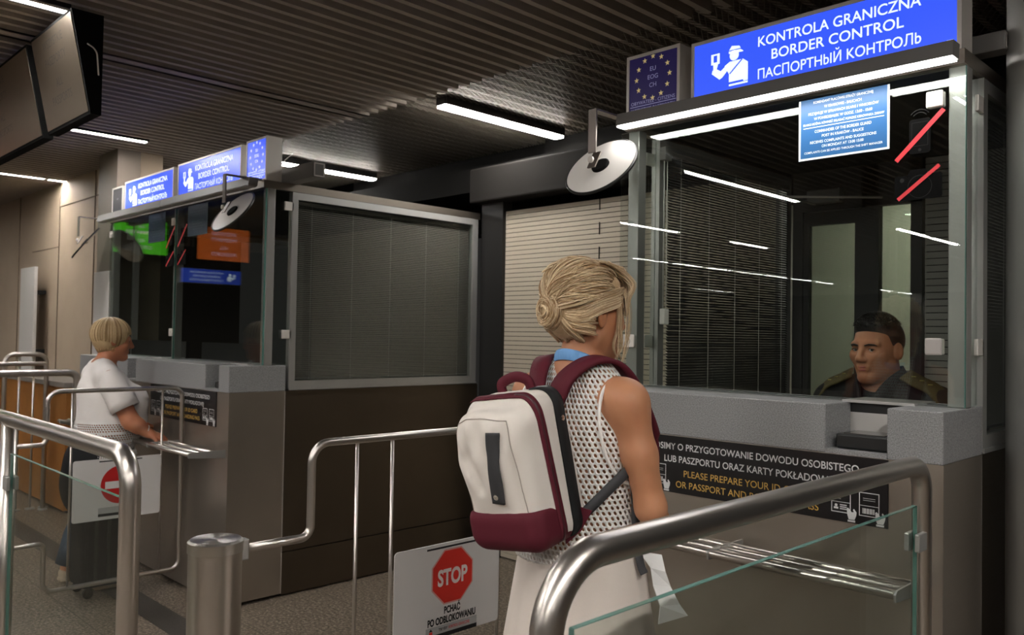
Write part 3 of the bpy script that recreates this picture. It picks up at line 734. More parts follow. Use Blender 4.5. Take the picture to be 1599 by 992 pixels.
dr2 = thing('document_reader', (-4.6, yL+.08, HG+.014), 'black passport reader in the recess of the far counter', 'document reader')
b = MB(); b.box(-4.66, -4.556, yL+.03, yL+.15, HG+.015, HG+.05, .005); b.build('case', black, dr2)
b = MB(); b.box(-4.65, -4.566, yL+.04, yL+.14, HG+.05, HG+.052); b.build('glass_plate', mat('reader_glass'), dr2)

# ================================================================== hanging screens
def screen(x0, x1, label, ytop=1.153, ybot=1.243, yback=1.275, z0=2.50, z1=2.945):
    t = thing('hanging_screen', ((x0+x1)/2, ybot, z0), label, 'screen')
    b = MB(); b.prism([(ybot, z0), (yback+.012, z0), (yback+.012, z1), (ytop, z1)], (x0, 0, 0), (0, 1, 0), (0, 0, 1), (1, 0, 0), x1-x0); b.build('housing', matte_black, t)
    o = Vector((x0, ybot, z0)); v = Vector((0, ytop-ybot, z1-z0)); Lh = v.length; v.normalize(); u = Vector((1, 0, 0)); n = u.cross(v)
    pl = Plane2(o+n*.003, u, n); w = x1-x0; g = .014
    b = MB(); b.prism([(g, g), (w-g, g), (w-g, Lh-g), (g, Lh-g)], o-n*.001, u, v, n, .004); b.build('screen_face', screen_face, t)
    for s, y in (('WSZYSTKIE', .80), ('PASZPORTY', .63), ('ALL', .40), ('PASSPORTS', .24)):
        b = MB(); put_text(b, pl, s, w/2, Lh*y, Lh*.085, lift=.0008); b.build('faint_lettering', screen_ghost, t, recalc=False)
    for q in (x0+.2, x1-.2):
        b = MB(); b.tube([(q, yback-.02, z1), (q, yback-.02, 3.1)], .012, 10); b.build('hanger', dark_metal, t)
    b = MB(); b.tube(fillet([(x1+.002, yback-.055, z1-.14), (x1+.004, yback-.015, z1-.16), (x1+.004, yback-.005, z1-.27)], .03), .0035, 6); b.build('cable', white_plastic, t)
    return t
screen(-4.50, -3.90, 'nearer of the two switched off hanging screens, top left')
screen(-5.75, -4.575, 'farther hanging screen cut off by the left edge')

# lit displays and sign at the end of the hall (seen mirrored in the far booth's glass)
def display(x, yc, zc, w, h, m, lines, label):
    t = thing('hanging_display', (x, yc, zc-h/2), label, 'screen')
    b = MB(); b.box(x-.06, x, yc-w/2-.015, yc+w/2+.015, zc-h/2-.015, zc+h/2+.015); b.build('housing', matte_black, t)
    b = MB(); b.box(x, x+.003, yc-w/2, yc+w/2, zc-h/2, zc+h/2); b.build('screen_face', m, t)
    pl = Plane2((x+.003, yc-w/2, zc-h/2), (0, 1, 0), (1, 0, 0))
    for s, y in lines:
        b = MB(); put_text(b, pl, s, w/2, h*y, h*.11, lift=.001); b.build('lettering', lilac_glow, t, recalc=False)
    for q in (-.3, .3):
        b = MB(); b.tube([(x-.03, yc+w*q, zc+h/2), (x-.03, yc+w*q, 3.1)], .012, 8); b.build('hanger', dark_metal, t)
    return t
display(-9.75, .07, 2.62, .66, .40, orange_glow, (('WSZYSTKIE', .76), ('PASZPORTY', .58), ('ALL', .34), ('PASSPORTS', .14)), 'orange all passports display mirrored in the far booth glass')
display(-10.1, .93, 2.66, .62, .40, green_glow, (('UE', .76), ('OBYWATELE', .58), ('EU', .34), ('CITIZENS', .14)), 'green display mirrored in the left pane of the far booth')
t = thing('border_control_sign', (-11.7, -.7, 2.24), 'distant blue sign mirrored in the far booth glass, below the orange display', 'sign')
b = MB(); b.box(-11.80, -11.7, -1.15, -.23, 2.24, 2.46); b.build('sign_frame', alu_grey, t)
b = MB(); b.box(-11.7, -11.695, -1.14, -.24, 2.25, 2.45); b.build('blue_panel', mat('distant_blue_panel', (.02, .05, .4), .4, emit=(.03, .08, .6), estr=.8), t)
pl = Plane2((-11.695, -1.14, 2.25), (0, 1, 0), (1, 0, 0))
for s, y, w in (('KONTROLA GRANICZNA', .14, .5), ('BORDER CONTROL', .085, .4), ('ПACПOPTHbIЙ KOHTPOЛb', .03, .5)):
    b = MB(); put_text(b, pl, s, .53, y, .03, w, lift=.002); b.build('lettering', sign_white, t, recalc=False)
b = MB(); officer_icon(b, pl, .09, .04, .12); b.build('officer_symbol', sign_white, t, recalc=False)
for q in (-1.0, -.4):
    b = MB(); b.tube([(-11.75, q, 2.46), (-11.75, q, 3.1)], .012, 8); b.build('hanger', dark_metal, t)

# ================================================================== rails, gates, posts
def handrail(pts, r, bends, posts, label, glass=None, clamps=()):
    """pts: centre line incl. the bent-down end posts"""
    c = pts[0]; t = thing('handrail', (c[0], c[1], 0), label, 'handrail')
    b = MB(); b.tube(fillet(pts, bends, 10), r, 24); b.build('rail_tube', steel, t)
    for p in posts:
        b = MB(); b.tube([(p[0], p[1], 0), (p[0], p[1], p[2])], r*p[3], 20); b.build('post', steel, t)
    for p in [pts[0], pts[-1]]+[q for q in posts]:
        if p[2] < .1 or len(p) > 3:
            b = MB(); b.lathe((p[0], p[1], 0), [(r*2.1, 0), (r*2.1, .008), (r*1.2, .014)], 24); b.build('base_flange', steel_frame, t)
    if glass:
        b = MB(); b.box(*glass); g = b.build('glass_panel', rail_glass, t)
        x0, x1, y0, y1, z0, z1 = glass
        b = MB(); b.box(x0, x1, y0, y1, z1, z1+.0015)
        if x1-x0 < y1-y0: b.box(x0, x1, y0-.0015, y0, z0, z1); b.box(x0, x1, y1, y1+.0015, z0, z1)
        else: b.box(x0-.0015, x0, y0, y1, z0, z1); b.box(x1, x1+.0015, y0, y1, z0, z1)
        b.build('glass_edge', glass_edge, g)
    for cx, cy, cz, ax in clamps:
        b = MB()
        if ax == 'y': b.box(cx-.020, cx-.007, cy-.028, cy+.030, cz-.024, cz+.024, .003); b.box(cx+.007, cx+.020, cy-.028, cy+.030, cz-.024, cz+.024, .003)
        else: b.box(cx-.028, cx+.030, cy-.020, cy-.007, cz-.024, cz+.024, .003); b.box(cx-.028, cx+.030, cy+.007, cy+.020, cz-.024, cz+.024, .003)
        b.build('glass_clamp', steel_frame, t)
    return t
RX, RZ = -.82, 1.222
handrail([(RX, .895, 0), (RX, .895, RZ), (RX, 2.395, RZ), (RX, 2.395, 0)], .0255, [.115, .075], [], 'thick steel handrail with glass panel in the right foreground',
         (RX-.005, RX+.005, .952, 2.345, .10, 1.115), [(RX, .940, .30, 'y'), (RX, 2.350, 1.02, 'y'), (RX, 2.350, .30, 'y')])
handrail([(-2.25, .84, 0), (-2.25, .84, RZ), (-6.2, .84, RZ), (-6.2, .84, 0)], .0265, [.09, .09], [(-3.40, .84, RZ, .95), (-4.8, .84, RZ, .95)], 'thick steel handrail with glass panel in the left foreground',
         (-3.352, -2.30, .835, .845, .10, 1.103), [(-3.365, .84, 1.0, 'x'), (-2.285, .84, .3, 'x'), (-3.365, .84, .3, 'x')])
handrail([(-6.82, .9, 0), (-6.82, .9, 1.222), (-6.82, 2.13, 1.222), (-6.82, 2.13, 0)], .026, [.09, .06], [], 'steel handrail behind the back of the woman in white')
handrail([(-7.9, 1.5, 0), (-7.9, 1.5, 1.25), (-7.9, 2.22, 1.25), (-7.9, 2.22, 0)], .018, [.07, .03], [], 'thin steel rail behind the far handrail, left edge')
handrail([(-8.0, 1.93, 0), (-8.0, 1.93, 1.328), (-8.0, 2.25, 1.328), (-8.0, 2.25, 0)], .019, [.075, .075], [(-8.0, 2.04, 1.32, .5), (-8.0, 2.15, 1.32, .5)], 'steel barrier loop before the pale grey panel, far left')

def bollard(x, y, h, r, label):
    t = thing('bollard', (x, y, 0), label, 'bollard')
    b = MB(); b.lathe((x, y, 0), [(r, 0), (r, h-.035)], 48); b.build('column', steel, t)
    m = mat('turned_steel_cap', (.62, .60, .57), .25, 1.0, aniso=.9)
    if not m.get('done'):
        m['done'] = 1
        tg = N(m, 'ShaderNodeTangent'); tg.direction_type = 'RADIAL'; tg.axis = 'Z'; L(m, tg.outputs[0], B(m).inputs['Tangent'])
        B(m).inputs['Roughness'].default_value = .32
    b = MB(); b.lathe((x, y, 0), [(r-.002, h-.036), (r+.003, h-.034), (r+.003, h-.006), (r-.004, h), (.001, h)], 48); c = b.build('cap', m, t)
    c.data.transform(Matrix.Identity(4))
    b = MB(); b.lathe((x, y, 0), [(r*1.35, 0), (r*1.35, .008), (r, .012)], 32); b.build('base_ring', steel_frame, t)
    return t
bollard(-2.25, 1.077, .968, .0725, 'round steel bollard carrying the gate with the red octagon, foreground')
bollard(-4.95, 1.09, .968, .0725, 'round steel bollard of the no entry gate, behind the left handrail')

def gate(x, yb, yl, yr, bars, bd, label, kind):
    """swing gate in the plane x=const hung on a bollard at yb"""
    t = thing('swing_gate', (x, yb, .93), label, 'gate')
    top, r = 1.21, .0128
    loop = [(x, yb, .925), (x, yl, .925), (x, yl, top), (x, yr, top), (x, yr, .132), (x, yl, .132), (x, yl, .395), (x, yb, .395)]
    b = MB(); b.tube(fillet(loop, [.035, .06, .06, .05, .05, .03], 8), r, 16); b.build('frame', steel, t)
    for y in bars:
        b = MB(); b.tube([(x, y, .135), (x, y, top-.002)], .0065, 10); b.build('bar', steel, t)
    y0, y1, z0, z1 = bd
    b = MB(); b.prism(rrect(y0, y1, z0, z1, .014), (x+.009, 0, 0), (0, 1, 0), (0, 0, 1), (1, 0, 0), .004); s = b.build('sign_board', board_white, t)
    pl = Plane2((x+.0132, y0, z0), (0, 1, 0), (1, 0, 0)); w, h = y1-y0, z1-z0
    ca, cb = w*.285, w*.775
    if kind == 'stop':
        cy = h*.635; R8 = h*.30
        b = MB(); put_poly(b, pl, circ(w*.53, cy, R8*1.06, 8, PI/8), .0004); b.build('octagon_border', mat('octagon_pink', (.62, .30, .27), .5), s, recalc=False)
        b = MB(); put_poly(b, pl, circ(w*.53, cy, R8, 8, PI/8), .0008); b.build('octagon', stop_red, s, recalc=False)
        b = MB(); put_text(b, pl, 'STOP', w*.53, cy-h*.085, h*.17, w*.285, .035, lift=.0012); b.build('stop_lettering', mat('stop_white', (.70, .62, .60), .5), s, recalc=False)
        b = MB(); put_poly(b, pl, [(ca, h*.945), (cb, h*.945), (cb, h*.965), (ca, h*.965)], .0004); b.build('black_stripe', ink_black, s, recalc=False); b = MB()
        put_text(b, pl, 'PCHAĆ', w*.53, h*.245, h*.075, w*.155, .04, lift=.001); b.build('black_lettering', ink_black, s, recalc=False); b = MB(); put_text(b, pl, 'PO ODBLOKOWANIU', w*.53, h*.145, h*.075, w*.46, .04, lift=.001); b.build('black_lettering', ink_black, s, recalc=False); b = MB()
        put_poly(b, pl, [(ca, h*.0), (cb, h*.0), (cb, h*.045), (ca, h*.045)], .0006); b.build('black_stripe', ink_black, s, recalc=False)
        b = MB(); put_poly(b, pl, [(ca, h*.045), (cb, h*.045), (cb, h*.13), (ca, h*.13)], .0004); b.build('grey_strip', strip_grey, s, recalc=False)
        b = MB(); put_text(b, pl, 'KONTROLI GRANICZNEJ', w*.60, h*.072, h*.032, w*.20, .01, lift=.001); b.build('red_lettering', stop_red, s, recalc=False); b = MB(); put_poly(b, pl, [(w*.315, h*.055), (w*.345, h*.055), (w*.345, h*.085), (w*.315, h*.085)], .001); b.build('red_emblem', stop_red, s, recalc=False)
        b = MB(); put_text(b, pl, 'TRYBY', w*.445, h*.072, h*.032, w*.085, .01, lift=.001); b.build('small_lettering', ink_black, s, recalc=False); b = MB(); put_poly(b, pl, [(w*.313, h*.09), (w*.347, h*.09), (w*.335, h*.108), (w*.33, h*.118), (w*.322, h*.105)], .001); b.build('small_emblem', ink_black, s, recalc=False)
    else:
        cy = h*.56
        b = MB(); put_poly(b, pl, circ(w*.53, cy, h*.315, 40), .0006); b.build('red_disc', mat('no_entry_red', (.45, .012, .012), .45), s, recalc=False)
        b = MB(); put_poly(b, pl, [(w*.53-h*.245, cy-h*.06), (w*.53+h*.245, cy-h*.06), (w*.53+h*.245, cy+h*.06), (w*.53-h*.245, cy+h*.06)], .001); b.build('white_bar', board_white, s, recalc=False)
        b = MB(); put_poly(b, pl, [(ca, h*.95), (cb, h*.95), (cb, h*.97), (ca, h*.97)], .0004); put_poly(b, pl, [(ca, h*.055), (cb, h*.055), (cb, h*.10), (ca, h*.10)], .0006); b.build('black_stripe', ink_black, s, recalc=False)
        b = MB(); put_poly(b, pl, [(ca, h*.10), (cb, h*.10), (cb, h*.20), (ca, h*.20)], .0004); b.build('grey_strip', strip_grey, s, recalc=False)
    for q in (.895, .365):
        b = MB(); b.box(x-.016, x+.016, yb-.03, yb+.012, q, q+.06, .004); b.build('hinge', steel_frame, t)
    return t
gate(-2.25, 1.16, 1.380, 2.33, (1.546, 1.686, 2.182), (1.694, 2.176, .497, .823), 'steel swing gate with the red octagon board, beside the bollard', 'stop')
gate(-4.95, 1.173, 1.402, 2.137, (1.525, 2.020), (1.534, 2.013, .482, .823), 'steel swing gate with the red no entry board, before the woman in white', 'noentry')

# far left furniture
dk = thing('reception_desk', (-8.7, 2.45, 0), 'orange wood desk with grey top by the beige wall, far left', 'desk')
b = MB(); b.box(-9.75, -7.62, 2.30, 2.58, .02, 1.055); b.build('wood_front', wood, dk)
b = MB(); b.box(-9.78, -7.58, 2.27, 2.60, 1.055, 1.10, .005); b.build('desk_top', mat('desk_top_grey', (.22, .20, .18), .4), dk)
b = MB(); b.box(-9.75, -7.62, 2.33, 2.57, 0, .02); b.build('plinth', black, dk)
pn = thing('wall_panel', (-9.5, 2.515, 0), 'tall narrow pale grey panel standing off the beige wall, far left', 'panel')
b = MB(); b.box(-9.74, -9.26, 2.47, 2.50, 1.10, 2.17, .003); b.build('board', panel_white, pn)
b = MB(); b.box(-9.60, -9.40, 2.50, 2.62, 1.3, 1.34); b.box(-9.60, -9.40, 2.50, 2.62, 1.9, 1.94); b.build('bracket', dark_metal, pn)
pn = thing('wall_panel', (-7.1, 2.4, 0), 'pale panel partly hidden behind the left end of the far booth', 'panel')
b = MB(); b.box(-7.29, -6.94, 2.385, 2.415, .10, 2.02, .003); b.build('board', panel_white, pn)
b = MB(); b.box(-7.2, -7.0, 2.395, 2.418, 0, .12); b.build('foot', dark_metal, pn)

# suitcase
sc = thing('suitcase', (-5.22, 1.78, 0), 'black suitcase on wheels with an orange tag, behind the no entry board', 'suitcase')
b = MB(); b.box(-5.34, -5.10, 1.645, 1.935, .055, .60, .035, seg=4); b.build('shell', mat('black_suitcase_cloth', (.010, .010, .011), .8, spec=.15), sc)
for yy in (1.72, 1.79, 1.86):
    b = MB(); b.box(-5.1015, -5.094, yy-.010, yy+.010, .10, .55, .004); b.build('ridge', black, sc)
for xx in (-5.31, -5.13):
    for yy in (1.69, 1.89):
        b = MB(); b.lathe((xx, yy, .028), [(.028, -.011), (.028, .011)], 18, 'x'); b.box(xx-.014, xx+.014, yy-.010, yy+.010, .03, .075); b.build('wheel', black, sc)
b = MB(); b.tube(fillet([(-5.30, 1.72, .58), (-5.30, 1.72, .83), (-5.30, 1.86, .83), (-5.30, 1.86, .58)], .02), .009, 10); b.build('pull_handle', dark_metal, sc)
b = MB(); b.box(-5.099, -5.093, 1.890, 1.930, .13, .25, .002); b.build('tag', mat('orange_tag', (.70, .10, .02), .5), sc)

# ================================================================== sculpting: signed-distance shapes meshed as one surface
def axis(lo, hi, fine):
    """grid line: list of (a,b,step) zones"""
    out = [lo]
    while out[-1] < hi:
        s = [st for a, b_, st in fine if a <= out[-1] < b_]
        out.append(out[-1] + (min(s) if s else fine[-1][2]))
    return np.array(out)
def sd_cap(P, a, b, ra, rb):
    a = np.array(a, float); b = np.array(b, float); ba = b-a; L2 = ba@ba + 1e-12
    d = [P[i]-a[i] for i in range(3)]
    h = np.clip((d[0]*ba[0]+d[1]*ba[1]+d[2]*ba[2])/L2, 0, 1)
    return np.sqrt((d[0]-ba[0]*h)**2+(d[1]-ba[1]*h)**2+(d[2]-ba[2]*h)**2) - (ra+(rb-ra)*h)
def sd_ell(P, c, r, R):
    d = [P[i]-c[i] for i in range(3)]
    if R is not None: d = [R[0][i]*d[0]+R[1][i]*d[1]+R[2][i]*d[2] for i in range(3)]   # R^T d
    k0 = np.sqrt((d[0]/r[0])**2+(d[1]/r[1])**2+(d[2]/r[2])**2); k1 = np.sqrt((d[0]/r[0]**2)**2+(d[1]/r[1]**2)**2+(d[2]/r[2]**2)**2)
    return k0*(k0-1)/np.maximum(k1, 1e-6)
def sd_box(P, c, h, R, rd):
    d = [P[i]-c[i] for i in range(3)]
    if R is not None: d = [R[0][i]*d[0]+R[1][i]*d[1]+R[2][i]*d[2] for i in range(3)]
    q = [np.abs(d[i])-(h[i]-rd) for i in range(3)]
    return np.sqrt(np.maximum(q[0], 0)**2+np.maximum(q[1], 0)**2+np.maximum(q[2], 0)**2)+np.minimum(np.maximum(q[0], np.maximum(q[1], q[2])), 0)-rd
class Sculpt:
    def __init__(s): s.pr = []; s.T = Matrix.Identity(4)
    def _p(s, p): return tuple(s.T @ Vector(p))
    def _r(s, R=None):
        A = s.T.to_3x3()
        if R is not None: A = A @ R
        return np.array(A)
    def cap(s, a, b, ra, rb=None, k=.03, op='u'):
        rb = ra if rb is None else rb; s.pr.append(('c', s._p(a), s._p(b), ra, rb, k, op)); return s
    def ell(s, c, r, R=None, k=.03, op='u'): s.pr.append(('e', s._p(c), r, s._r(R), 0, k, op)); return s
    def box(s, c, h, R=None, rd=.01, k=.02, op='u'): s.pr.append(('b', s._p(c), h, s._r(R), rd, k, op)); return s
    def chain(s, pts, rs, k=.03, op='u'):
        for i in range(len(pts)-1): s.cap(pts[i], pts[i+1], rs[i], rs[i+1], k, op)
        return s
    def bounds(s, q):
        if q[0] == 'c': a, b_, r = np.array(q[1]), np.array(q[2]), max(q[3], q[4]); return np.minimum(a, b_)-r, np.maximum(a, b_)+r
        r = max(q[2])*(1.75 if q[0] == 'b' else 1.0); c = np.array(q[1]); return c-r, c+r
    def mesh(s, name, zones=None, step=.006, smooth=1):
        lo = np.min([s.bounds(q)[0] for q in s.pr if q[6] == 'u'], axis=0)-3*step; hi = np.max([s.bounds(q)[1] for q in s.pr if q[6] == 'u'], axis=0)+3*step
        ax = []
        for i in range(3):
            fz = [(z[0][i], z[1][i], z[2]) for z in (zones or [])]+[(-1e9, 1e9, step)]
            ax.append(axis(lo[i], hi[i], fz))
        X, Y, Z = ax; Fd = np.full((len(X), len(Y), len(Z)), .25)
        for q in s.pr:
            b0, b1 = s.bounds(q); m = q[5]+3*step+.004
            sl = []
            for i in range(3):
                a = np.searchsorted(ax[i], b0[i]-m); c = np.searchsorted(ax[i], b1[i]+m); sl.append(slice(max(a-1, 0), c+1))
            P = (X[sl[0]][:, None, None], Y[sl[1]][None, :, None], Z[sl[2]][None, None, :])
            d = sd_cap(P, *q[1:5]) if q[0] == 'c' else (sd_ell(P, q[1], q[2], q[3]) if q[0] == 'e' else sd_box(P, q[1], q[2], q[3], q[4]))
            G = Fd[tuple(sl)]; k = q[5]
            if q[6] == 'u':
                h = np.maximum(k-np.abs(G-d), 0)/k; G[...] = np.minimum(G, d)-h*h*k*.25
            else:
                h = np.maximum(k-np.abs(G+d), 0)/k; G[...] = np.maximum(G, -d)+h*h*k*.25
        return surface_nets(name, Fd, X, Y, Z, smooth)
def surface_nets(name, Fd, X, Y, Z, smooth=1):
    n = Fd.shape; sg = Fd < 0
    c = np.zeros((n[0]-1, n[1]-1, n[2]-1), np.int8)
    for dx in (0, 1):
        for dy in (0, 1):
            for dz in (0, 1): c += sg[dx:n[0]-1+dx, dy:n[1]-1+dy, dz:n[2]-1+dz]
    cells = np.argwhere((c > 0) & (c < 8)); idx = -np.ones(c.shape, np.int64); idx[tuple(cells.T)] = np.arange(len(cells))
    acc = np.zeros((len(cells), 3)); cnt = np.zeros(len(cells))
    A = (X, Y, Z)
    cor = [(dx, dy, dz) for dx in (0, 1) for dy in (0, 1) for dz in (0, 1)]
    val = {q: Fd[cells[:, 0]+q[0], cells[:, 1]+q[1], cells[:, 2]+q[2]] for q in cor}
    pos = {q: np.stack([A[i][cells[:, i]+q[i]] for i in range(3)], 1) for q in cor}
    for i in range(8):
        for j in range(i+1, 8):
            a, b_ = cor[i], cor[j]
            if sum(abs(a[t]-b_[t]) for t in range(3)) != 1: continue
            m = (val[a] < 0) != (val[b_] < 0); t = np.where(m, val[a]/np.where(m, val[a]-val[b_], 1), 0)[:, None]
            acc += np.where(m[:, None], pos[a]+(pos[b_]-pos[a])*t, 0); cnt += m
    V = acc/np.maximum(cnt, 1)[:, None]; quads = []
    for d in range(3):
        u, v = (d+1) % 3, (d+2) % 3
        s0 = [slice(None)]*3; s1 = [slice(None)]*3; s0[d] = slice(0, n[d]-1); s1[d] = slice(1, n[d])
        for q in (u, v): s0[q] = slice(1, n[q]-1); s1[q] = slice(1, n[q]-1)
        a, b_ = sg[tuple(s0)], sg[tuple(s1)]
        e = np.argwhere(a != b_)
        if not len(e): continue
        fl = a[tuple(e.T)]
        e2 = e.copy(); e2[:, u] += 1; e2[:, v] += 1
        def cell(du, dv):
            w = e2.copy(); w[:, u] -= du; w[:, v] -= dv; return idx[tuple(w.T)]
        Q = np.stack([cell(1, 1), cell(0, 1), cell(0, 0), cell(1, 0)], 1); Q[~fl] = Q[~fl][:, ::-1]; quads.append(Q)
    Q = np.concatenate(quads); Q = Q[(Q >= 0).all(1)]
    for _ in range(smooth):
        acc = np.zeros_like(V); cn = np.zeros(len(V))
        for i in range(4):
            a, b_ = Q[:, i], Q[:, (i+1) % 4]
            np.add.at(acc, a, V[b_]); np.add.at(cn, a, 1); np.add.at(acc, b_, V[a]); np.add.at(cn, b_, 1)
        V = V*.5 + .5*acc/np.maximum(cn, 1)[:, None]
    me = bpy.data.meshes.new(name); me.vertices.add(len(V)); me.vertices.foreach_set('co', V.ravel())
    me.loops.add(Q.size); me.loops.foreach_set('vertex_index', Q.ravel().astype(np.int32))
    me.polygons.add(len(Q)); me.polygons.foreach_set('loop_start', np.arange(0, Q.size, 4, dtype=np.int32))
    me.update(calc_edges=True); me.validate()
    return me
def place(Tm, v): return Tm @ Vector(v)

# ---- skin and cloth
def skin_mat(name, base, dark):
    m = mat(name, base, .48, sss=.12, spec=.4); nz = noise(m, 9, 3.0)
    r = ramp(m, nz.outputs['Fac'], [(.35, dark), (.65, base)]); L(m, r.outputs[0], B(m).inputs['Base Color']); return m
skin_w = skin_mat('tanned_skin', (.50, .235, .125), (.43, .185, .095))
skin_l = skin_mat('sunburnt_skin', (.46, .19, .10), (.39, .14, .075))
skin_o = skin_mat('olive_skin', (.47, .205, .11), (.38, .155, .08))
lip_m = mat('lips', (.36, .10, .08), .4)
eye_w = mat('eye_white', (.55, .52, .50), .2)
iris_m = mat('iris', (.05, .035, .025), .2)
def hair_mat(name, lo, hi, end=None):
    m = mat(name, hi, .42, spec=.35); a = N(m, 'ShaderNodeAttribute', attribute_name='tone'); r = ramp(m, a.outputs['Fac'], [(0, lo), (1, hi)] if end is None else [(0, lo), (.5, hi), (1, end)])
    nz = noise(m, 120, 2.0); mx = N(m, 'ShaderNodeMix', data_type='RGBA', blend_type='MULTIPLY'); mx.inputs[0].default_value = .35
    r2 = ramp(m, nz.outputs['Fac'], [(.3, (.55, .5, .45)), (.7, (1, 1, 1))]); L(m, r.outputs[0], mx.inputs[6]); L(m, r2.outputs[0], mx.inputs[7]); L(m, mx.outputs[2], B(m).inputs['Base Color']); return m
blond = hair_mat('blond_hair', (.38, .225, .105), (1.0, .83, .56))
bob_m = hair_mat('blond_bob_hair', (.22, .125, .045), (.76, .58, .34))
dark_hair = hair_mat('short_dark_hair', (.006, .005, .005), (.022, .018, .016), (.20, .10, .06))

def knit_mat(name='white_crochet', pu=.0140, pv=.0125, au=.25, av=.35):
    """open crochet: staggered oval holes between yarns, on the garment's own wrap-around coordinates"""
    m = mat(name, (.78, .75, .72), .8); nt = m.node_tree
    uv = N(m, 'ShaderNodeUVMap', uv_map='wrap'); sp = N(m, 'ShaderNodeSeparateXYZ'); L(m, uv.outputs[0], sp.inputs[0])
    def mth(op, a, b_=None, c=None):
        n_ = N(m, 'ShaderNodeMath', operation=op)
        for i, q in enumerate((a, b_, c)):
            if q is None: continue
            if isinstance(q, (int, float)): n_.inputs[i].default_value = q
            else: L(m, q, n_.inputs[i])
        return n_.outputs[0]
    v = mth('DIVIDE', sp.outputs[1], pv); row = mth('FLOOR', v); fv = mth('SUBTRACT', mth('FRACT', v), .5)
    off = mth('MULTIPLY', mth('MODULO', row, 2.0), .5); u = mth('ADD', mth('DIVIDE', sp.outputs[0], pu), off); fu = mth('SUBTRACT', mth('FRACT', u), .5)
    # slanted ovals
    sk = mth('ADD', fu, mth('MULTIPLY', fv, -.30))
    d = mth('SQRT', mth('ADD', mth('POWER', mth('DIVIDE', sk, au), 2.0), mth('POWER', mth('DIVIDE', fv, av), 2.0)))
    hole = mth('LESS_THAN', d, 1.0)
    out = nt.nodes['Material Output']; tr = N(m, 'ShaderNodeBsdfTransparent'); mx = N(m, 'ShaderNodeMixShader')
    L(m, hole, mx.inputs[0]); L(m, B(m).outputs[0], mx.inputs[1]); L(m, tr.outputs[0], mx.inputs[2]); L(m, mx.outputs[0], out.inputs[0])
    bp = N(m, 'ShaderNodeBump'); bp.inputs['Strength'].default_value = .8; bp.inputs['Distance'].default_value = .003; L(m, mth('MINIMUM', d, 1.9), bp.inputs['Height']); L(m, bp.outputs[0], B(m).inputs['Normal'])
    return m
def wrap_uv(me, cx, cy, r=.16):
    uvl = me.uv_layers.new(name='wrap'); n = len(me.loops); vi = np.empty(n, np.int32); me.loops.foreach_get('vertex_index', vi)
    co = np.empty(len(me.vertices)*3); me.vertices.foreach_get('co', co); co = co.reshape(-1, 3)[vi]
    a = np.arctan2(co[:, 0]-cx, co[:, 1]-cy)
    a4 = a.reshape(-1, 4); span = a4.max(1)-a4.min(1); a4[span > 3] = np.where(a4[span > 3] < 0, a4[span > 3]+2*np.pi, a4[span > 3]); a = a4.ravel()
    uvl.data.foreach_set('uv', np.stack([a*r, co[:, 2]], 1).ravel())
def fabric(name, color, rough=.85, scale=500, strength=.25):
    m = mat(name, color, rough, spec=.2); nz = noise(m, scale, 2.0); bp = N(m, 'ShaderNodeBump'); bp.inputs['Strength'].default_value = strength; bp.inputs['Distance'].default_value = .001
    L(m, nz.outputs['Fac'], bp.inputs['Height']); L(m, bp.outputs[0], B(m).inputs['Normal']); return m

# ---- anatomy, built around a frame (head: X right, Y forward, Z up)
def add_head(s, T, male=False):
    old = s.T; s.T = old @ T
    s.ell((0, -.018, .030), (.0755, .094, .086), k=.02).ell((0, .030, -.030), (.064, .064, .078), k=.03)
    jw = .045 if male else .043
    s.cap((-jw, .0, -.062), (-.012, .062, -.103), .022, .020, k=.025).cap((jw, .0, -.062), (.012, .062, -.103), .022, .020, k=.025)
    s.ell((0, .074, -.100), (.021, .018, .016), k=.02)
    for q in (-1, 1):
        s.ell((q*.040, .058, -.022), (.024, .024, .022), k=.02)
        s.cap((q*.012, .083, .022), (q*.045, .070, .020), .011, .009, k=.014)
        s.ell((q*.031, .096, .000), (.017, .015, .011), k=.012, op='s')
        s.ell((q*.031, .0750, .0005), (.0150, .0128, .0135), k=.004); s.ell((q*.031, .0890, -.0010), (.0122, .0090, .0052), k=.003, op='s')
        s.ell((q*.0105, .101, -.036), (.0085, .011, .008), k=.007)
        s.ell((q*.079, -.012, -.010), (.007, .019, .031), R=Matrix.Rotation(q*.35, 3, 'Z'), k=.008)
        s.ell((q*.087, -.008, -.008), (.006, .009, .017), k=.005, op='s')
    s.cap((0, .090, .014), (0, .113, -.030), .0075, .0110, k=.014)
    s.cap((-.017, .086, -.0605), (.017, .086, -.0605), .0058, .0058, k=.008).cap((-.014, .084, -.0715), (.014, .084, -.0715), .0068, .0068, k=.008)
    s.cap((-.018, .0945, -.0660), (.018, .0945, -.0660), .0022, .0022, k=.003, op='s')
    s.T = old
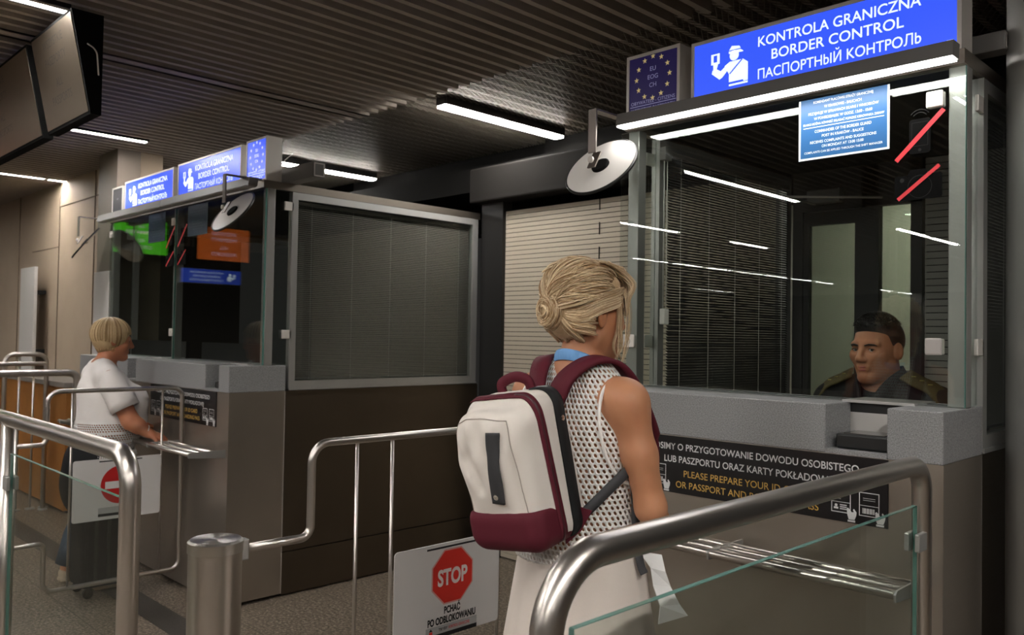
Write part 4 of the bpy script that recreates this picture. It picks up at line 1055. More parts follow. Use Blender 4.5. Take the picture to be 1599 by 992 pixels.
def eyes(T, parent, look=(0, 1, 0), brow=None, brow_w=.0045):
    for q in (-1, 1):
        b = MB(); c = Vector((q*.031, .0742, .0)); b2 = bmesh.new(); bmesh.ops.create_uvsphere(b2, u_segments=20, v_segments=12, radius=.0118); b.add(b2, T @ Matrix.Translation(c))
        for f in b.bm.faces: f.smooth = True
        e = b.build('eye', eye_w, parent)
        b = MB(); lk = Vector(look).normalized(); b2 = bmesh.new(); bmesh.ops.create_uvsphere(b2, u_segments=16, v_segments=8, radius=.0058); b.add(b2, T @ Matrix.Translation(c+lk*.0082)); b.build('iris', iris_m, e)
        b = MB(); b.tube([T @ Vector((q*(.031+.0130*math.cos(a)), .0880-.0055*abs(math.cos(a))**2, -.0005+.0048*math.sin(a))) for a in [PI*k/8 for k in range(9)]], .0010, 6); b.build('eyelid', mat('lash', (.03, .02, .015), .6), parent)
        if brow:
            b = MB(); b.tube([T @ Vector(p) for p in ((q*.013, .0945, .0155), (q*.028, .0935, .0195), (q*.042, .0845, .0180), (q*.050, .0755, .0135))], brow_w, 8, rs=[brow_w*.8, brow_w, brow_w*.85, brow_w*.3], flat=.6); b.build('eyebrow', brow, parent)
def lips(T, parent):
    b = MB(); b.tube([T @ Vector(p) for p in ((-.021, .083, -.0640), (-.010, .0905, -.0605), (0, .0918, -.0620), (.010, .0905, -.0605), (.021, .083, -.0640))], .0042, 8, rs=[.0012, .0036, .0038, .0036, .0012]); b.build('upper_lip', lip_m, parent)
    b = MB(); b.tube([T @ Vector(p) for p in ((-.019, .083, -.0665), (-.009, .0895, -.0715), (0, .0910, -.0722), (.009, .0895, -.0715), (.019, .083, -.0665))], .0045, 8, rs=[.0012, .0042, .0046, .0042, .0012]); b.build('lower_lip', lip_m, parent)
def add_hand(s, wrist, d, palm, curl=.5, right=True, sc=1.0):
    """wrist point, pointing direction d, palm normal; fingers curl towards the palm side"""
    d = Vector(d).normalized(); n = Vector(palm).normalized(); n = (n-d*n.dot(d)).normalized(); t = d.cross(n)      # across
    if not right: t = -t
    w = Vector(wrist); R = Matrix((t, d, n)).transposed()
    s.cap(w-d*.02, w+d*.02, .024*sc, .024*sc, k=.02)
    s.box(w+d*.050*sc, (.039*sc, .046*sc, .014*sc), R, .013*sc, k=.015)
    Ls = (.072, .080, .075, .060)
    for i, l in enumerate(Ls):
        o = w+d*(.090*sc)+t*((-.029+.0193*i)*sc); p = o; dd = d.copy(); rr = (.0088, .0092, .0088, .0078)[i]*sc
        p0 = o-d*.015
        for j, f in enumerate((.45, .32, .23)):
            a = curl*(.9, 1.1, .8)[j]; dd = (dd*math.cos(a)+n*math.sin(a)).normalized(); q = p+dd*l*f*sc
            s.cap(p, q, rr*(1-.10*j), rr*(1-.10*(j+1)), k=.004); p = q
        s.cap(p0, o, rr, rr, k=.006)
    o = w+d*.028*sc-t*.030*sc; dd = (d*.75-t*.62+n*.30).normalized(); q = o+dd*.040*sc; dd2 = (d*.95-t*.1+n*.45).normalized(); q2 = q+dd2*.030*sc
    s.cap(w+d*.015-t*.012, o, .016*sc, .0135*sc, k=.012).cap(o, q, .0125*sc, .0105*sc, k=.008).cap(q, q2, .0102*sc, .0080*sc, k=.004)
def garment(name, s, m, parent, step=.007, smooth=2, post=None):
    me = s.mesh(name, step=step, smooth=smooth)
    if post: post(me)
    return link(name, me, m, parent, True)
def strands(name, paths, m, parent, r=.004, seg=6, flat=.7, tmax=1.0):
    b = MB(); lay = b.bm.verts.layers.float.new('tone')
    for pts, rr in paths:
        n = len(pts); tone = tmax*random.random()**1.2
        rs = [rr*(.45+.55*math.sin(PI*min(max((i+.6)/(n+.2), 0), 1))**.6) for i in range(n)]
        b.tube(pts, rr, seg, rs=rs, lay=lay, tone=tone, flat=flat)
    return b.build(name, m, parent, recalc=False)
def tone_attr(me, v):
    a = me.attributes.new('tone', 'FLOAT', 'POINT'); a.data.foreach_set('value', np.full(len(me.vertices), v, np.float32))

def ribbon(name, pts, nrm, width, thick, m, parent, wid=None):
    """flat strap through pts, lying against normals nrm"""
    b = MB(); n = len(pts); rows = []
    pts = [Vector(p) for p in pts]
    for i in range(n):
        t = (pts[min(i+1, n-1)]-pts[max(i-1, 0)]).normalized(); nn = Vector(nrm[i]); nn = (nn-t*nn.dot(t)).normalized(); s = t.cross(nn)
        w = (wid[i] if wid else width)/2
        rows.append([b.bm.verts.new(pts[i]+s*w), b.bm.verts.new(pts[i]+s*w*.92+nn*thick), b.bm.verts.new(pts[i]-s*w*.92+nn*thick), b.bm.verts.new(pts[i]-s*w)])
    for A, C in zip(rows, rows[1:]):
        for k in range(4): b.bm.faces.new((A[k], A[(k+1) % 4], C[(k+1) % 4], C[k]))
    b.bm.faces.new(rows[0]); b.bm.faces.new(rows[-1][::-1])
    return b.build(name, m, parent, True)
def smooth_path(pts, n=8):
    """Catmull-Rom through pts"""
    P = [Vector(p) for p in pts]; P = [P[0]*2-P[1]]+P+[P[-1]*2-P[-2]]; out = []
    for i in range(1, len(P)-2):
        for k in range(n):
            t = k/n; a, b_, c, d = P[i-1:i+3]
            out.append(.5*((2*b_)+(c-a)*t+(2*a-5*b_+4*c-d)*t*t+(3*b_-a-3*c+d)*t**3))
    out.append(P[-2]); return out
def frame(x, y, yaw): return Matrix.Translation((x, y, 0)) @ Matrix.Rotation(yaw, 4, 'Z')
def headframe(Tb, loc, yaw=0, pitch=0, roll=0): return Tb @ Matrix.Translation(loc) @ Matrix.Rotation(yaw, 4, 'Z') @ Matrix.Rotation(pitch, 4, 'X') @ Matrix.Rotation(roll, 4, 'Y')
def loft(name, rings, m, parent, cap=False):
    b = MB(); R_ = [[b.bm.verts.new(p) for p in r] for r in rings]; k = len(R_[0])
    for A, C in zip(R_, R_[1:]):
        for i in range(k): b.bm.faces.new((A[i], A[(i+1) % k], C[(i+1) % k], C[i]))
    if cap: b.bm.faces.new(R_[0][::-1]); b.bm.faces.new(R_[-1])
    return b.build(name, m, parent, True)
def slerp_path(c, r, d0, d1, n, lift, bow=0.0, sag=(0, 0, 0)):
    d0 = Vector(d0).normalized(); d1 = Vector(d1).normalized(); out = []
    for i in range(n):
        t = i/(n-1); d = d0.slerp(d1, t); d = (d+Vector(sag)*math.sin(PI*t)).normalized(); q = 1+bow*math.sin(PI*t)
        out.append(Vector(c)+Vector((d.x*r[0]*q, d.y*r[1]*q, d.z*r[2]*q))+d*lift)
    return out

# ------------------------------------------------------------------ woman at the nearest counter
WX, WY = -1.395, 1.635
pw = thing('person', (WX, WY, 0), 'woman with blond bun, white crochet sleeveless top and pale skirt at the nearest counter', 'person')
Tw = frame(WX, WY, -.03); Hw = headframe(Tw, (.008, .018, 1.615), -.20, -.03)
s = Sculpt(); s.T = Tw
s.ell((0, -.005, .93), (.160, .115, .13)).ell((0, 0, 1.12), (.128, .098, .16), k=.05).ell((0, 0, 1.29), (.148, .102, .15), k=.05)
s.cap((-.135, -.012, 1.405), (.135, -.012, 1.405), .050, k=.05).cap((-.05, -.005, 1.45), (.05, -.005, 1.45), .05, k=.05).cap((0, -.012, 1.43), (.006, .006, 1.57), .052, .049, k=.035)
for q in (-1, 1):
    s.ell((q*.072, .085, 1.27), (.062, .050, .060), k=.03)
    elb = (.213, .025, 1.145) if q > 0 else (-.215, .03, 1.145); wr = (.055, .215, 1.120) if q > 0 else (-.075, .250, 1.09)
    s.ell((q*.166, -.008, 1.388), (.047, .050, .056), k=.03)
    s.cap((q*.168, -.008, 1.395), (q*.194, .004, 1.27), .044, .041, k=.03).cap((q*.194, .004, 1.27), elb, .041, .035, k=.02)
    mid = tuple((a*.6+b_*.4) for a, b_ in zip(elb, wr)); s.cap(elb, mid, .037, .034, k=.02).cap(mid, wr, .034, .024, k=.02)
    add_hand(s, wr, (-.75*q, .66, .05), (-q*.3, -.3, -1), .45, q > 0, .92)
    s.cap((q*.085, 0, .88), (q*.088, .02, .50), .085, .056, k=.03).cap((q*.088, .02, .50), (q*.09, -.015, .30), .056, .052, k=.03).cap((q*.09, -.015, .30), (q*.09, -.02, .09), .052, .036, k=.03)
    s.cap((q*.092, -.035, .045), (q*.10, .135, .028), .036, .026, k=.03)
add_head(s, Tw.inverted() @ Hw)
body = link('body', s.mesh('body', zones=[((WX-.14, WY-.14, 1.48), (WX+.16, WY+.16, 1.76), .0038)], step=.0065), skin_w, pw, True)
eyes(Hw, pw, (0, 1, -.1), mat('blond_brow', (.30, .19, .10), .7), .003); lips(Hw, pw)
# crochet top
s = Sculpt(); s.T = Tw
s.ell((0, -.004, 1.285), (.166, .124, .165), k=.06).cap((-.098, -.014, 1.420), (.098, -.014, 1.420), .047, k=.05).cap((-.055, -.008, 1.455), (.055, -.008, 1.455), .049, k=.05)
s.ell((0, 0, 1.12), (.166, .130, .20), k=.06).ell((0, 0, .98), (.178, .140, .16), k=.06)
for q in (-1, 1):
    s.ell((q*.072, .088, 1.27), (.070, .058, .068), k=.03)
    s.chain([(q*.215, -.01, 1.50), (q*.196, -.005, 1.37), (q*.215, .005, 1.24)], [.062, .058, .050], k=.012, op='s')
s.box((0, 0, .80), (.4, .4, .19), rd=.001, k=.006, op='s').cap((0, .005, 1.495), (.006, .03, 1.62), .055, .075, k=.008, op='s')
knit = knit_mat()
top = garment('crochet_top', s, knit, pw, step=.006, smooth=2, post=lambda me: wrap_uv(me, WX, WY, .155))
# rib edging of the armholes, blue ribbed collar
for q in (-1, 1):
    pts = [Tw @ Vector(p) for p in ((q*.128, -.030, 1.452), (q*.133, -.068, 1.41), (q*.140, -.082, 1.345), (q*.152, -.070, 1.27), (q*.166, -.035, 1.215), (q*.172, .010, 1.20), (q*.165, .055, 1.225), (q*.148, .075, 1.29), (q*.134, .062, 1.38), (q*.128, .018, 1.445))]
    b = MB(); b.tube(smooth_path(pts+[pts[0]], 5), .0042, 8); b.build('armhole_edging', fabric('white_edging', (.78, .75, .72)), pw, True)
rings = []
for h, r_, dz in ((0, .0645, 0), (.010, .066, 0), (.022, .0645, 0), (.028, .061, 0), (.024, .057, 0)):
    rings.append([Tw @ Vector((.004+r_*1.08*math.cos(a)*(1+.012*math.cos(40*a)), .0+r_*math.sin(a)*(1+.012*math.cos(40*a)), 1.468+h-.030*math.sin(a)-.004)) for a in [2*PI*k/160 for k in range(160)]])
loft('blue_collar', rings, fabric('blue_rib', (.17, .36, .66)), pw)
# skirt with folds
rings = []
for i in range(26):
    t = i/25; z = 1.035-t*.925; g = min(1, t*1.6)
    ring = []
    for k in range(144):
        a = 2*PI*k/144; f = 1+g*(.030*math.sin(7*a+1.2*t)+.018*math.sin(13*a-2*t+1)+.010*math.sin(23*a+4*t))
        rx, ry = .168+.040*min(1, t*3)+.035*t, .136+.026*min(1, t*3)+.045*t
        ring.append(Tw @ Vector((rx*f*math.cos(a)+.012, ry*f*math.sin(a), z)))
    rings.append(ring)
loft('skirt', rings, fabric('pale_cream_skirt', (.62, .55, .50), .8, 300, .15), pw)
for q in (-1, 1):
    s = Sculpt(); s.T = Tw; s.cap((q*.092, -.035, .050), (q*.10, .135, .036), .044, .034, k=.03).box((q*.097, .05, .012), (.045, .125, .013), rd=.012, k=.01).cap((q*.09, -.03, .07), (q*.09, -.03, .11), .042, .043, k=.02)
    garment('shoe', s, fabric('white_shoe', (.6, .58, .55)), pw, step=.006)
# white tail of the top hanging at her right hip
cl = fabric('white_cotton', (.80, .79, .78), .8, 200, .1)
def folded(name, P, th, m, parent):
    b = MB()
    for A, C in zip(P, P[1:]):
        a, c, d, e = [Vector(q) for q in (A[0], A[1], C[1], C[0])]
        n = (c-a).cross(e-a).normalized()*th
        V = [b.bm.verts.new(q) for q in (a, c, d, e)]+[b.bm.verts.new(q+n) for q in (a, c, d, e)]
        for f in ((0, 3, 2, 1), (4, 5, 6, 7), (0, 1, 5, 4), (1, 2, 6, 5), (2, 3, 7, 6), (3, 0, 4, 7)): b.bm.faces.new([V[i] for i in f])
    return b.build(name, m, parent)
folded('hanging_tail', [((-1.215, 1.655, 1.035), (-1.180, 1.70, 1.025)), ((-1.195, 1.675, .995), (-1.172, 1.705, .985)), ((-1.190, 1.680, .955), (-1.170, 1.725, .945)), ((-1.175, 1.690, .905), (-1.150, 1.735, .905)), ((-1.180, 1.690, .860), (-1.130, 1.740, .882))], .004, cl, pw)
# hair: gathered back into a low bun
def hm(p): return Hw @ Vector(p)
hc, hr = (0, -.024, .036), (.083, .099, .095)
s = Sculpt(); s.T = Hw
s.ell(hc, (.0815, .097, .093), k=.02).ell((0, -.062, -.022), (.056, .042, .052), k=.03).ell((.002, .046, .070), (.056, .036, .034), k=.02).ell((0, -.106, -.006), (.036, .032, .038), k=.02)
s.ell((0, .118, -.040), (.066, .062, .086), k=.015, op='s').ell((.094, .000, -.022), (.026, .026, .034), k=.012, op='s').ell((-.094, .000, -.022), (.026, .026, .034), k=.012, op='s').cap((-.2, .045, -.085), (.2, .045, -.085), .055, k=.025, op='s')
me = s.mesh('hair', step=.004, smooth=2); tone_attr(me, .30); hair = link('hair', me, blond, pw, True)
random.seed(11); paths = []
def lock(ctrl, n, spread, r0, r1, sub=5):
    """a lock of hair: n strands following one path, each slightly apart"""
    c = smooth_path(ctrl, sub); base = random.random(); m_ = len(c)
    for _ in range(n):
        o = Vector((random.gauss(0, 1), random.gauss(0, 1), random.gauss(0, 1)))*spread; ph = random.uniform(0, 6)
        pts = []
        for i, p in enumerate(c):
            t = i/(m_-1); w = .35+.65*math.sin(PI*min(1, t*1.05)); pts.append(hm(p+o*w+Vector((0, 0, math.sin(ph+5*t)*spread*.25))))
        paths.append((pts, random.uniform(r0, r1)))
for i in range(125):        # combed back to the bun
    th = random.uniform(-108, 108); ph = random.uniform(12, 66) if abs(th) < 70 else random.uniform(-4, 62)
    a, p_ = math.radians(th), math.radians(ph); d0 = (math.sin(a)*math.cos(p_), math.cos(a)*math.cos(p_), math.sin(p_))
    if d0[1] > .62 and d0[2] < .30: continue
    e = (random.gauss(0, .12), -1, random.gauss(-.12, .12)); sag = (random.gauss(0, .05), random.gauss(0, .03), random.gauss(.02, .05)+(.10 if abs(th) < 60 else -.06))
    lock(slerp_path(hc, hr, d0, e, 7, random.uniform(-.001, .005), random.uniform(.0, .05), sag), 15, random.uniform(.0025, .0055), .0007, .0019, 3)
for i in range(40):         # swept up from the nape
    x_ = random.uniform(-.058, .058); lock([(x_, -.046-.024*(1-abs(x_)/.06), -.074+random.uniform(-.006, .010)), (x_*.95, -.088, -.045), (x_*.6, -.104, -.02), (x_*.2, -.108, 0)], 12, .003, .0007, .0017, 4)
for i in range(34):         # behind the ears, drawn to the bun
    q_ = 1 if i % 3 else -1; z0 = random.uniform(-.062, .012); lock([(q_*(.077-.10*max(0, -.03-z0)), -.022-random.uniform(0, .012), z0), (q_*.074, -.052, z0*.9-.002), (q_*.055, -.088, z0*.7-.004), (q_*.02, -.110, -.008)], 12, .0028, .0007, .0017, 4)
for i in range(18):         # over the ears
    q_ = 1 if i % 3 else -1; z0 = random.uniform(.000, .05); lock([(q_*.064, .068-random.uniform(0, .02), z0+.020), (q_*.081, .032, z0+.010), (q_*.086, -.020, z0-.008), (q_*.070, -.070, z0-.032), (q_*.02, -.108, -.01)], 13, .003, .0007, .0017, 4)
for i in range(60):         # soft fringe swept to the right
    x_ = random.uniform(-.055, .06); y_ = random.uniform(-.03, .050); q_ = random.uniform(-.060, .080)
    lock([(x_, y_, .128-.25*max(0, y_-.02)), (x_*.6+q_*.4, y_*.4+.058, .115), (q_*.95, .098-.35*max(0, abs(q_)-.05), .078), (q_*1.02, .100-.65*max(0, abs(q_)-.035), .040), (q_*1.04+.002, .094-.70*max(0, abs(q_)-.035), .012+random.uniform(-.02, .01))], 11, .0034, .0006, .0015, 4)
for i in range(10):         # loose locks before the ears
    q_ = 1 if i % 4 else -1; y_ = random.uniform(.030, .072); lock([(q_*.064, y_, .065), (q_*.077, y_+.004, .02), (q_*(.077), y_+.006, -.04), (q_*(.070+random.uniform(0, .008)), y_+random.uniform(-.004, .014), -.085), (q_*(.064+random.uniform(0, .010)), y_+random.uniform(-.012, .020), -.115-random.uniform(0, .02))], 7, .0030, .0005, .0011, 4)
for i in range(9):          # braid along the crown
    t = i/8; y_ = .02-.115*t; z_ = .036+.0975*math.sqrt(max(0, 1-((y_+.024)/.101)**2))
    for q_ in (-1, 1): lock([(q_*.020-.012, y_+.016, z_-.004), (q_*.006-.012, y_+.004, z_+.009), (-q_*.010-.012, y_-.012, z_+.003), (-q_*.022-.012, y_-.028, z_-.010)], 10, .0024, .0008, .0018, 3)
strands('hair_strands', paths, blond, hair, seg=4)
paths = []
bc = Vector((0, -.110, -.004))
for i in range(38):         # coiled bun
    th0 = math.radians(random.choice((28, 48, 66, 84, 100))+random.gauss(0, 5)); a0 = random.uniform(0, 2*PI); dth = random.uniform(-.45, .45); R1 = random.uniform(.036, .042); ctrl = []
    for k in range(7):
        a = a0+k*.42; th = th0+dth*(k/6-.5); ctrl.append(bc+Vector((R1*math.sin(th)*math.cos(a), -R1*.86*math.cos(th), R1*1.05*math.sin(th)*math.sin(a))))
    lock(ctrl, 13, .0030, .0007, .0018, 3)
strands('bun', paths, blond, hair, seg=4)

# ------------------------------------------------------------------ backpack on her back
PC = Vector((-1.402, 1.430, 1.237))
bp = thing('backpack', PC, 'cream and maroon backpack carried on the back of the woman with the bun', 'backpack')
Tp = Matrix.Translation(PC) @ Matrix.Rotation(.05, 4, 'Z') @ Matrix.Rotation(-.13, 4, 'Y') @ Matrix.Rotation(.17, 4, 'X')
cream = fabric('cream_canvas', (.68, .625, .575), .75, 400, .2); maroon = fabric('maroon_canvas', (.095, .012, .022), .7, 400, .2); web = fabric('black_webbing', (.014, .014, .015), .6, 500, .3); greyw = fabric('grey_webbing', (.045, .045, .048), .6, 500, .3)
s = Sculpt(); s.T = Tp
s.box((0, .020, .0), (.118, .072, .178), rd=.045, k=.02).box((0, -.045, -.010), (.108, .055, .160), rd=.045, k=.022)
s.ell((-.02, -.092, .05), (.07, .022, .10), k=.04)
s.cap((-.075, -.112, .155), (-.035, -.112, -.02), .012, .006, k=.02, op='s').cap((.060, -.112, .15), (.075, -.108, -.10), .008, .005, k=.02, op='s').cap((-.015, -.120, .145), (.0, -.122, .06), .010, .004, k=.02, op='s')
me = s.mesh('canvas_body', step=.0045, smooth=2)
Ti = Tp.inverted()
for v in me.vertices:
    p = Ti @ v.co
    if p.y < -.02:
        m_ = max(0, min(1, (p.z+.06)/.12))*max(0, min(1, (-p.y-.02)/.05)); m2 = max(0, min(1, (.02-p.x)/.08)); w_ = (p.x*.75+p.z*.42)
        d = m_*(.0040*m2*math.sin(95*w_+2.2*math.sin(18*p.z))+.0022*math.sin(62*(p.x*.3-p.z)+3*p.x*20))
        v.co += Tp.to_3x3() @ Vector((d*.2, -d, d*.2))
bvh_me = me.copy()
cb = link('canvas_body', me, cream, bp, True)
dg_v = [v.co.copy() for v in bvh_me.vertices]; tree = BVHTree.FromPolygons(dg_v, [tuple(p.vertices) for p in bvh_me.polygons]); bpy.data.meshes.remove(bvh_me)
def strap_on(name, loc, w, th, m, parent, lift=.001, n=8, wid=None):
    P, Nn = [], []
    for p in smooth_path(loc, n):
        q = tree.find_nearest(Tp @ p); P.append(q[0]+q[1]*lift); Nn.append(q[1])
    return ribbon(name, P, Nn, w, th, m, parent)
s = Sculpt(); s.T = Tp
s.box((0, -.022, -.120), (.117, .089, .060), rd=.045, k=.02)
s.box((0, 0, .04), (.3, .3, .120), rd=.002, k=.004, op='s')
garment('maroon_base', s, maroon, bp, step=.0045)
strap_on('zip_tape', [(-.095, -.02, .172), (-.03, -.022, .18), (.05, -.024, .18), (.10, -.026, .158), (.12, -.028, .10), (.12, -.026, 0), (.12, -.024, -.10), (.112, -.02, -.17)], .022, .003, maroon, bp, n=10)
strap_on('zip', [(.05, -.024, .18), (.10, -.026, .158), (.12, -.028, .10), (.12, -.026, 0), (.12, -.024, -.10), (.112, -.02, -.17)], .006, .0045, mat('zip_dark', (.05, .01, .015), .4), bp, n=10)
strap_on('side_strap', [(.05, .045, .19), (.10, .044, .168), (.122, .040, .11), (.122, .036, .0), (.122, .032, -.10), (.108, .030, -.175)], .036, .0035, web, bp, n=10)
seam_m = mat('seam_thread', (.36, .31, .27), .8)
for lc in ([(.072, -.10, .135), (.078, -.10, .06), (.084, -.10, -.03), (.086, -.095, -.085)], [(-.088, -.09, .13), (-.092, -.09, .03), (-.092, -.09, -.08)], [(-.088, -.09, .13), (-.02, -.10, .142), (.072, -.10, .135)]):
    strap_on('seam', lc, .0022, .0012, seam_m, bp, .0003)
fs = strap_on('front_strap', [(.040, -.11, .110), (.034, -.115, .07), (.026, -.115, .0), (.016, -.11, -.055)], .034, .004, greyw, bp, .003)
for lc, par in (((.018, -.125, -.040), fs), ((.140, .040, .105), bp)):
    q = tree.find_nearest(Tp @ Vector(lc)); b = MB(); b.lathe((0, 0, 0), [(.0065, .004), (.0065, .0085), (.003, .0095)], 16)
    b.bm.transform(Matrix.Translation(q[0]) @ Vector((0, 0, 1)).rotation_difference(q[1]).to_matrix().to_4x4()); b.build('rivet', mat('chrome_rivet', (.7, .7, .68), .2, 1.0), par)
def tp(p): return Tp @ Vector(p)
pts = smooth_path([tp((-.055, .055, .165)), tp((-.050, .050, .198)), tp((-.005, .050, .212)), tp((.030, .055, .200)), tp((.035, .06, .165))], 6)
ribbon('grab_handle', pts, [Tp.to_3x3() @ Vector((0, -1, .0)) for _ in pts], .026, .008, maroon, bp)
# left side compression strap
strap_on('side_strap', [(-.10, .02, .16), (-.126, .0, .10), (-.126, -.01, .0), (-.12, -.012, -.06)], .018, .004, web, bp)
# shoulder straps
for q in (-1, 1):
    L_ = [(q*.030, -.120, 1.392), (q*.048, -.098, 1.448), (q*.078, -.050, 1.487), (q*.100, .010, 1.487), (q*.112, .060, 1.446), (q*.116, .112, 1.37), (q*.116, .152, 1.29), (q*.128, .140, 1.20), (q*.150, .085, 1.15)]
    pts = smooth_path([Tw @ Vector(p) for p in L_], 6); nn = []
    for i, p in enumerate(pts):
        f = i/(len(pts)-1); nn.append(Vector((0.25*q, -.75, .65)).lerp(Vector((.2*q, .1, 1)), min(1, f*3.2)) if f < .32 else Vector((.2*q, .1, 1)).lerp(Vector((q*.3, 1, .2)), min(1, (f-.32)*3)))
    ribbon('shoulder_strap', pts, nn, .054, .012, maroon, bp, wid=[.054 if i < len(pts)*.72 else .030 for i in range(len(pts))])
    L_ = [(q*.120, -.125, 1.125), (q*.150, -.088, 1.172), (q*.172, -.045, 1.215), (q*.178, .005, 1.245), (q*.166, .06, 1.255)]
    pts = smooth_path([Tw @ Vector(p) for p in L_], 6); ribbon('lower_strap', pts, [Vector((q*.8, -.5, .1)) for _ in pts], .026, .003, greyw, bp)
    b = MB(); A = [Tw @ Vector(p) for p in ((q*.095, -.155, 1.165), (q*.145, -.110, 1.145), (q*.122, -.122, 1.095), (q*.10, -.150, 1.065))]
    nq = Vector((q*.6, -.6, 0)); V0 = [b.bm.verts.new(p) for p in A]; V1 = [b.bm.verts.new(p+nq*.006) for p in A]
    b.bm.faces.new(V0[::-1]); b.bm.faces.new(V1)
    for i in range(4): b.bm.faces.new((V0[i], V0[(i+1) % 4], V1[(i+1) % 4], V1[i]))
    b.build('strap_wing', maroon, bp)
pts = smooth_path([Tw @ Vector(p) for p in ((.178, .000, 1.235), (.182, .004, 1.16), (.186, .006, 1.07), (.200, .006, 1.01), (.210, .008, .99))], 5)
ribbon('loose_strap_end', pts, [Vector((.8, -.5, 0)) for _ in pts], .020, .003, greyw, bp)

# ------------------------------------------------------------------ woman at the far booth
LX, LY = -5.40, 1.835
pl_ = thing('person', (LX, LY, 0), 'woman with short blond bob and white lace hem top at the far booth', 'person')
Tl = frame(LX, LY, -.10); Hl = headframe(Tl, (.0, .055, 1.487), -.06, -.10)
s = Sculpt(); s.T = Tl
s.ell((0, 0, .84), (.185, .155, .14), k=.05).ell((0, .035, 1.0), (.185, .165, .19), k=.06).ell((0, .01, 1.16), (.180, .135, .17), k=.06).cap((-.145, -.01, 1.275), (.145, -.01, 1.275), .058, k=.05)
s.cap((0, -.005, 1.28), (0, .035, 1.43), .060, .056, k=.04).cap((-.06, -.015, 1.315), (.06, -.015, 1.315), .05, k=.05)
for q in (-1, 1):
    s.ell((q*.085, .125, 1.12), (.085, .075, .085), k=.04)
    elb = (.255, .10, 1.005) if q > 0 else (-.24, .10, 1.0); wr = (.305, .190, .935) if q > 0 else (-.12, .27, .94)
    s.cap((q*.178, -.01, 1.265), elb, .062, .050, k=.03); mid = tuple(a*.6+c*.4 for a, c in zip(elb, wr)); s.cap(elb, mid, .051, .045, k=.02).cap(mid, wr, .045, .029, k=.02)
    add_hand(s, wr, (q*.25, 1, -.42), (-q*.35, -.1, -1), .40, q > 0, .95)
    fx, fy = (.11, .03) if q > 0 else (-.165, -.10); s.cap((q*.095, 0, .78), (fx*.9, fy*.6+.02, .46), .100, .066, k=.03).cap((fx*.9, fy*.6+.02, .46), (fx, fy-.03, .09), .064, .042, k=.03).cap((fx, fy-.04, .05), (fx+q*.02, fy+.12, .03), .038, .028, k=.03)
add_head(s, Tl.inverted() @ Hl)
link('body', s.mesh('body', zones=[((LX-.14, LY-.10, 1.35), (LX+.14, LY+.22, 1.62), .0045)], step=.0075), skin_l, pl_, True)
eyes(Hl, pl_, (0.2, 1, -.3), mat('blond_brow'), .003); lips(Hl, pl_)
def band_mats(me):
    wrap_uv(me, LX, LY, .19)
    for p in me.polygons:
        z = p.center.z; p.material_index = 1 if (.815 < z < .985 and not (.868 < z < .880) and not (.928 < z < .936)) and abs(p.center.x-LX) < .40 and p.center.z < .985 else 0
s = Sculpt(); s.T = Tl
s.ell((0, 0, .86), (.202, .175, .16), k=.06).ell((0, .060, 1.0), (.200, .200, .19), k=.06).ell((0, .01, 1.16), (.200, .152, .17), k=.06).cap((-.145, -.012, 1.280), (.145, -.012, 1.280), .066, k=.05).cap((-.06, -.015, 1.325), (.06, -.015, 1.325), .052, k=.05)
for q in (-1, 1): s.ell((q*.085, .155, 1.115), (.100, .090, .100), k=.05).ell((q*.172, -.008, 1.255), (.062, .074, .072), k=.04)
s.box((0, 0, .60), (.5, .5, .20), rd=.001, k=.006, op='s').cap((0, .0, 1.345), (0, .06, 1.46), .063, .09, k=.008, op='s')
cotton = fabric('white_cotton_top', (.76, .72, .70), .85, 60, .15)
garment('white_top', s, [cotton, knit_mat('white_lace', .015, .013, .33, .36)], pl_, step=.0075, smooth=2, post=band_mats)
def ring_at(c, ax_, r, n=28, rx=1.0):
    q = Vector((0, 0, 1)).rotation_difference(Vector(ax_)); return [Vector(c)+q @ Vector((r*rx*math.cos(2*PI*k/n), r*math.sin(2*PI*k/n), 0)) for k in range(n)]
def sleeve(name, T, pts, rs, m, parent):
    R_ = []
    for i, p in enumerate(pts):
        d = Vector(pts[min(i+1, len(pts)-1)])-Vector(pts[max(i-1, 0)]); R_.append([T @ v for v in ring_at(p, d, rs[i]*(1+.02*(i % 2)))])
    R_.append([T @ v for v in ring_at(Vector(pts[-1])-d*.02, d, rs[-1]*.93)])
    return loft(name, R_, m, parent)
for q in (-1, 1):
    sleeve('sleeve', Tl, [(q*.165, -.012, 1.285), (q*.188, .004, 1.235), (q*.205, .028, 1.18), (q*.222, .055, 1.125), (q*.236, .075, 1.078)], [.066, .078, .080, .082, .084], cotton, pl_)
b = MB(); random.seed(5)
for k in range(110):
    a = 2*PI*k/110; r1, r2 = .196, .172; p = Vector((r1*math.cos(a), .012+r2*math.sin(a), .815)); o = Vector((math.cos(a), math.sin(a), 0))
    b.tube([Tl @ p, Tl @ (p+o*.010+Vector((0, 0, -.012-.010*random.random()))), Tl @ (p+o*random.uniform(.004, .018)+Vector((0, 0, -.030-.014*random.random())))], .0045, 5)
b.build('hem_fringe', cotton, pl_)
s = Sculpt(); s.T = Tl
s.ell((0, -.01, .79), (.200, .175, .13), k=.05).ell((0, -.10, .62), (.215, .12, .20), k=.08).ell((-.10, .06, .68), (.15, .13, .15), k=.06)
s.ell((.10, .09, .72), (.10, .09, .10), k=.05)
garment('black_jacket', s, fabric('black_cloth', (.010, .010, .011), .8, 80, .3), pl_, step=.009)
jean = fabric('blue_denim', (.075, .105, .15), .85, 300, .3)
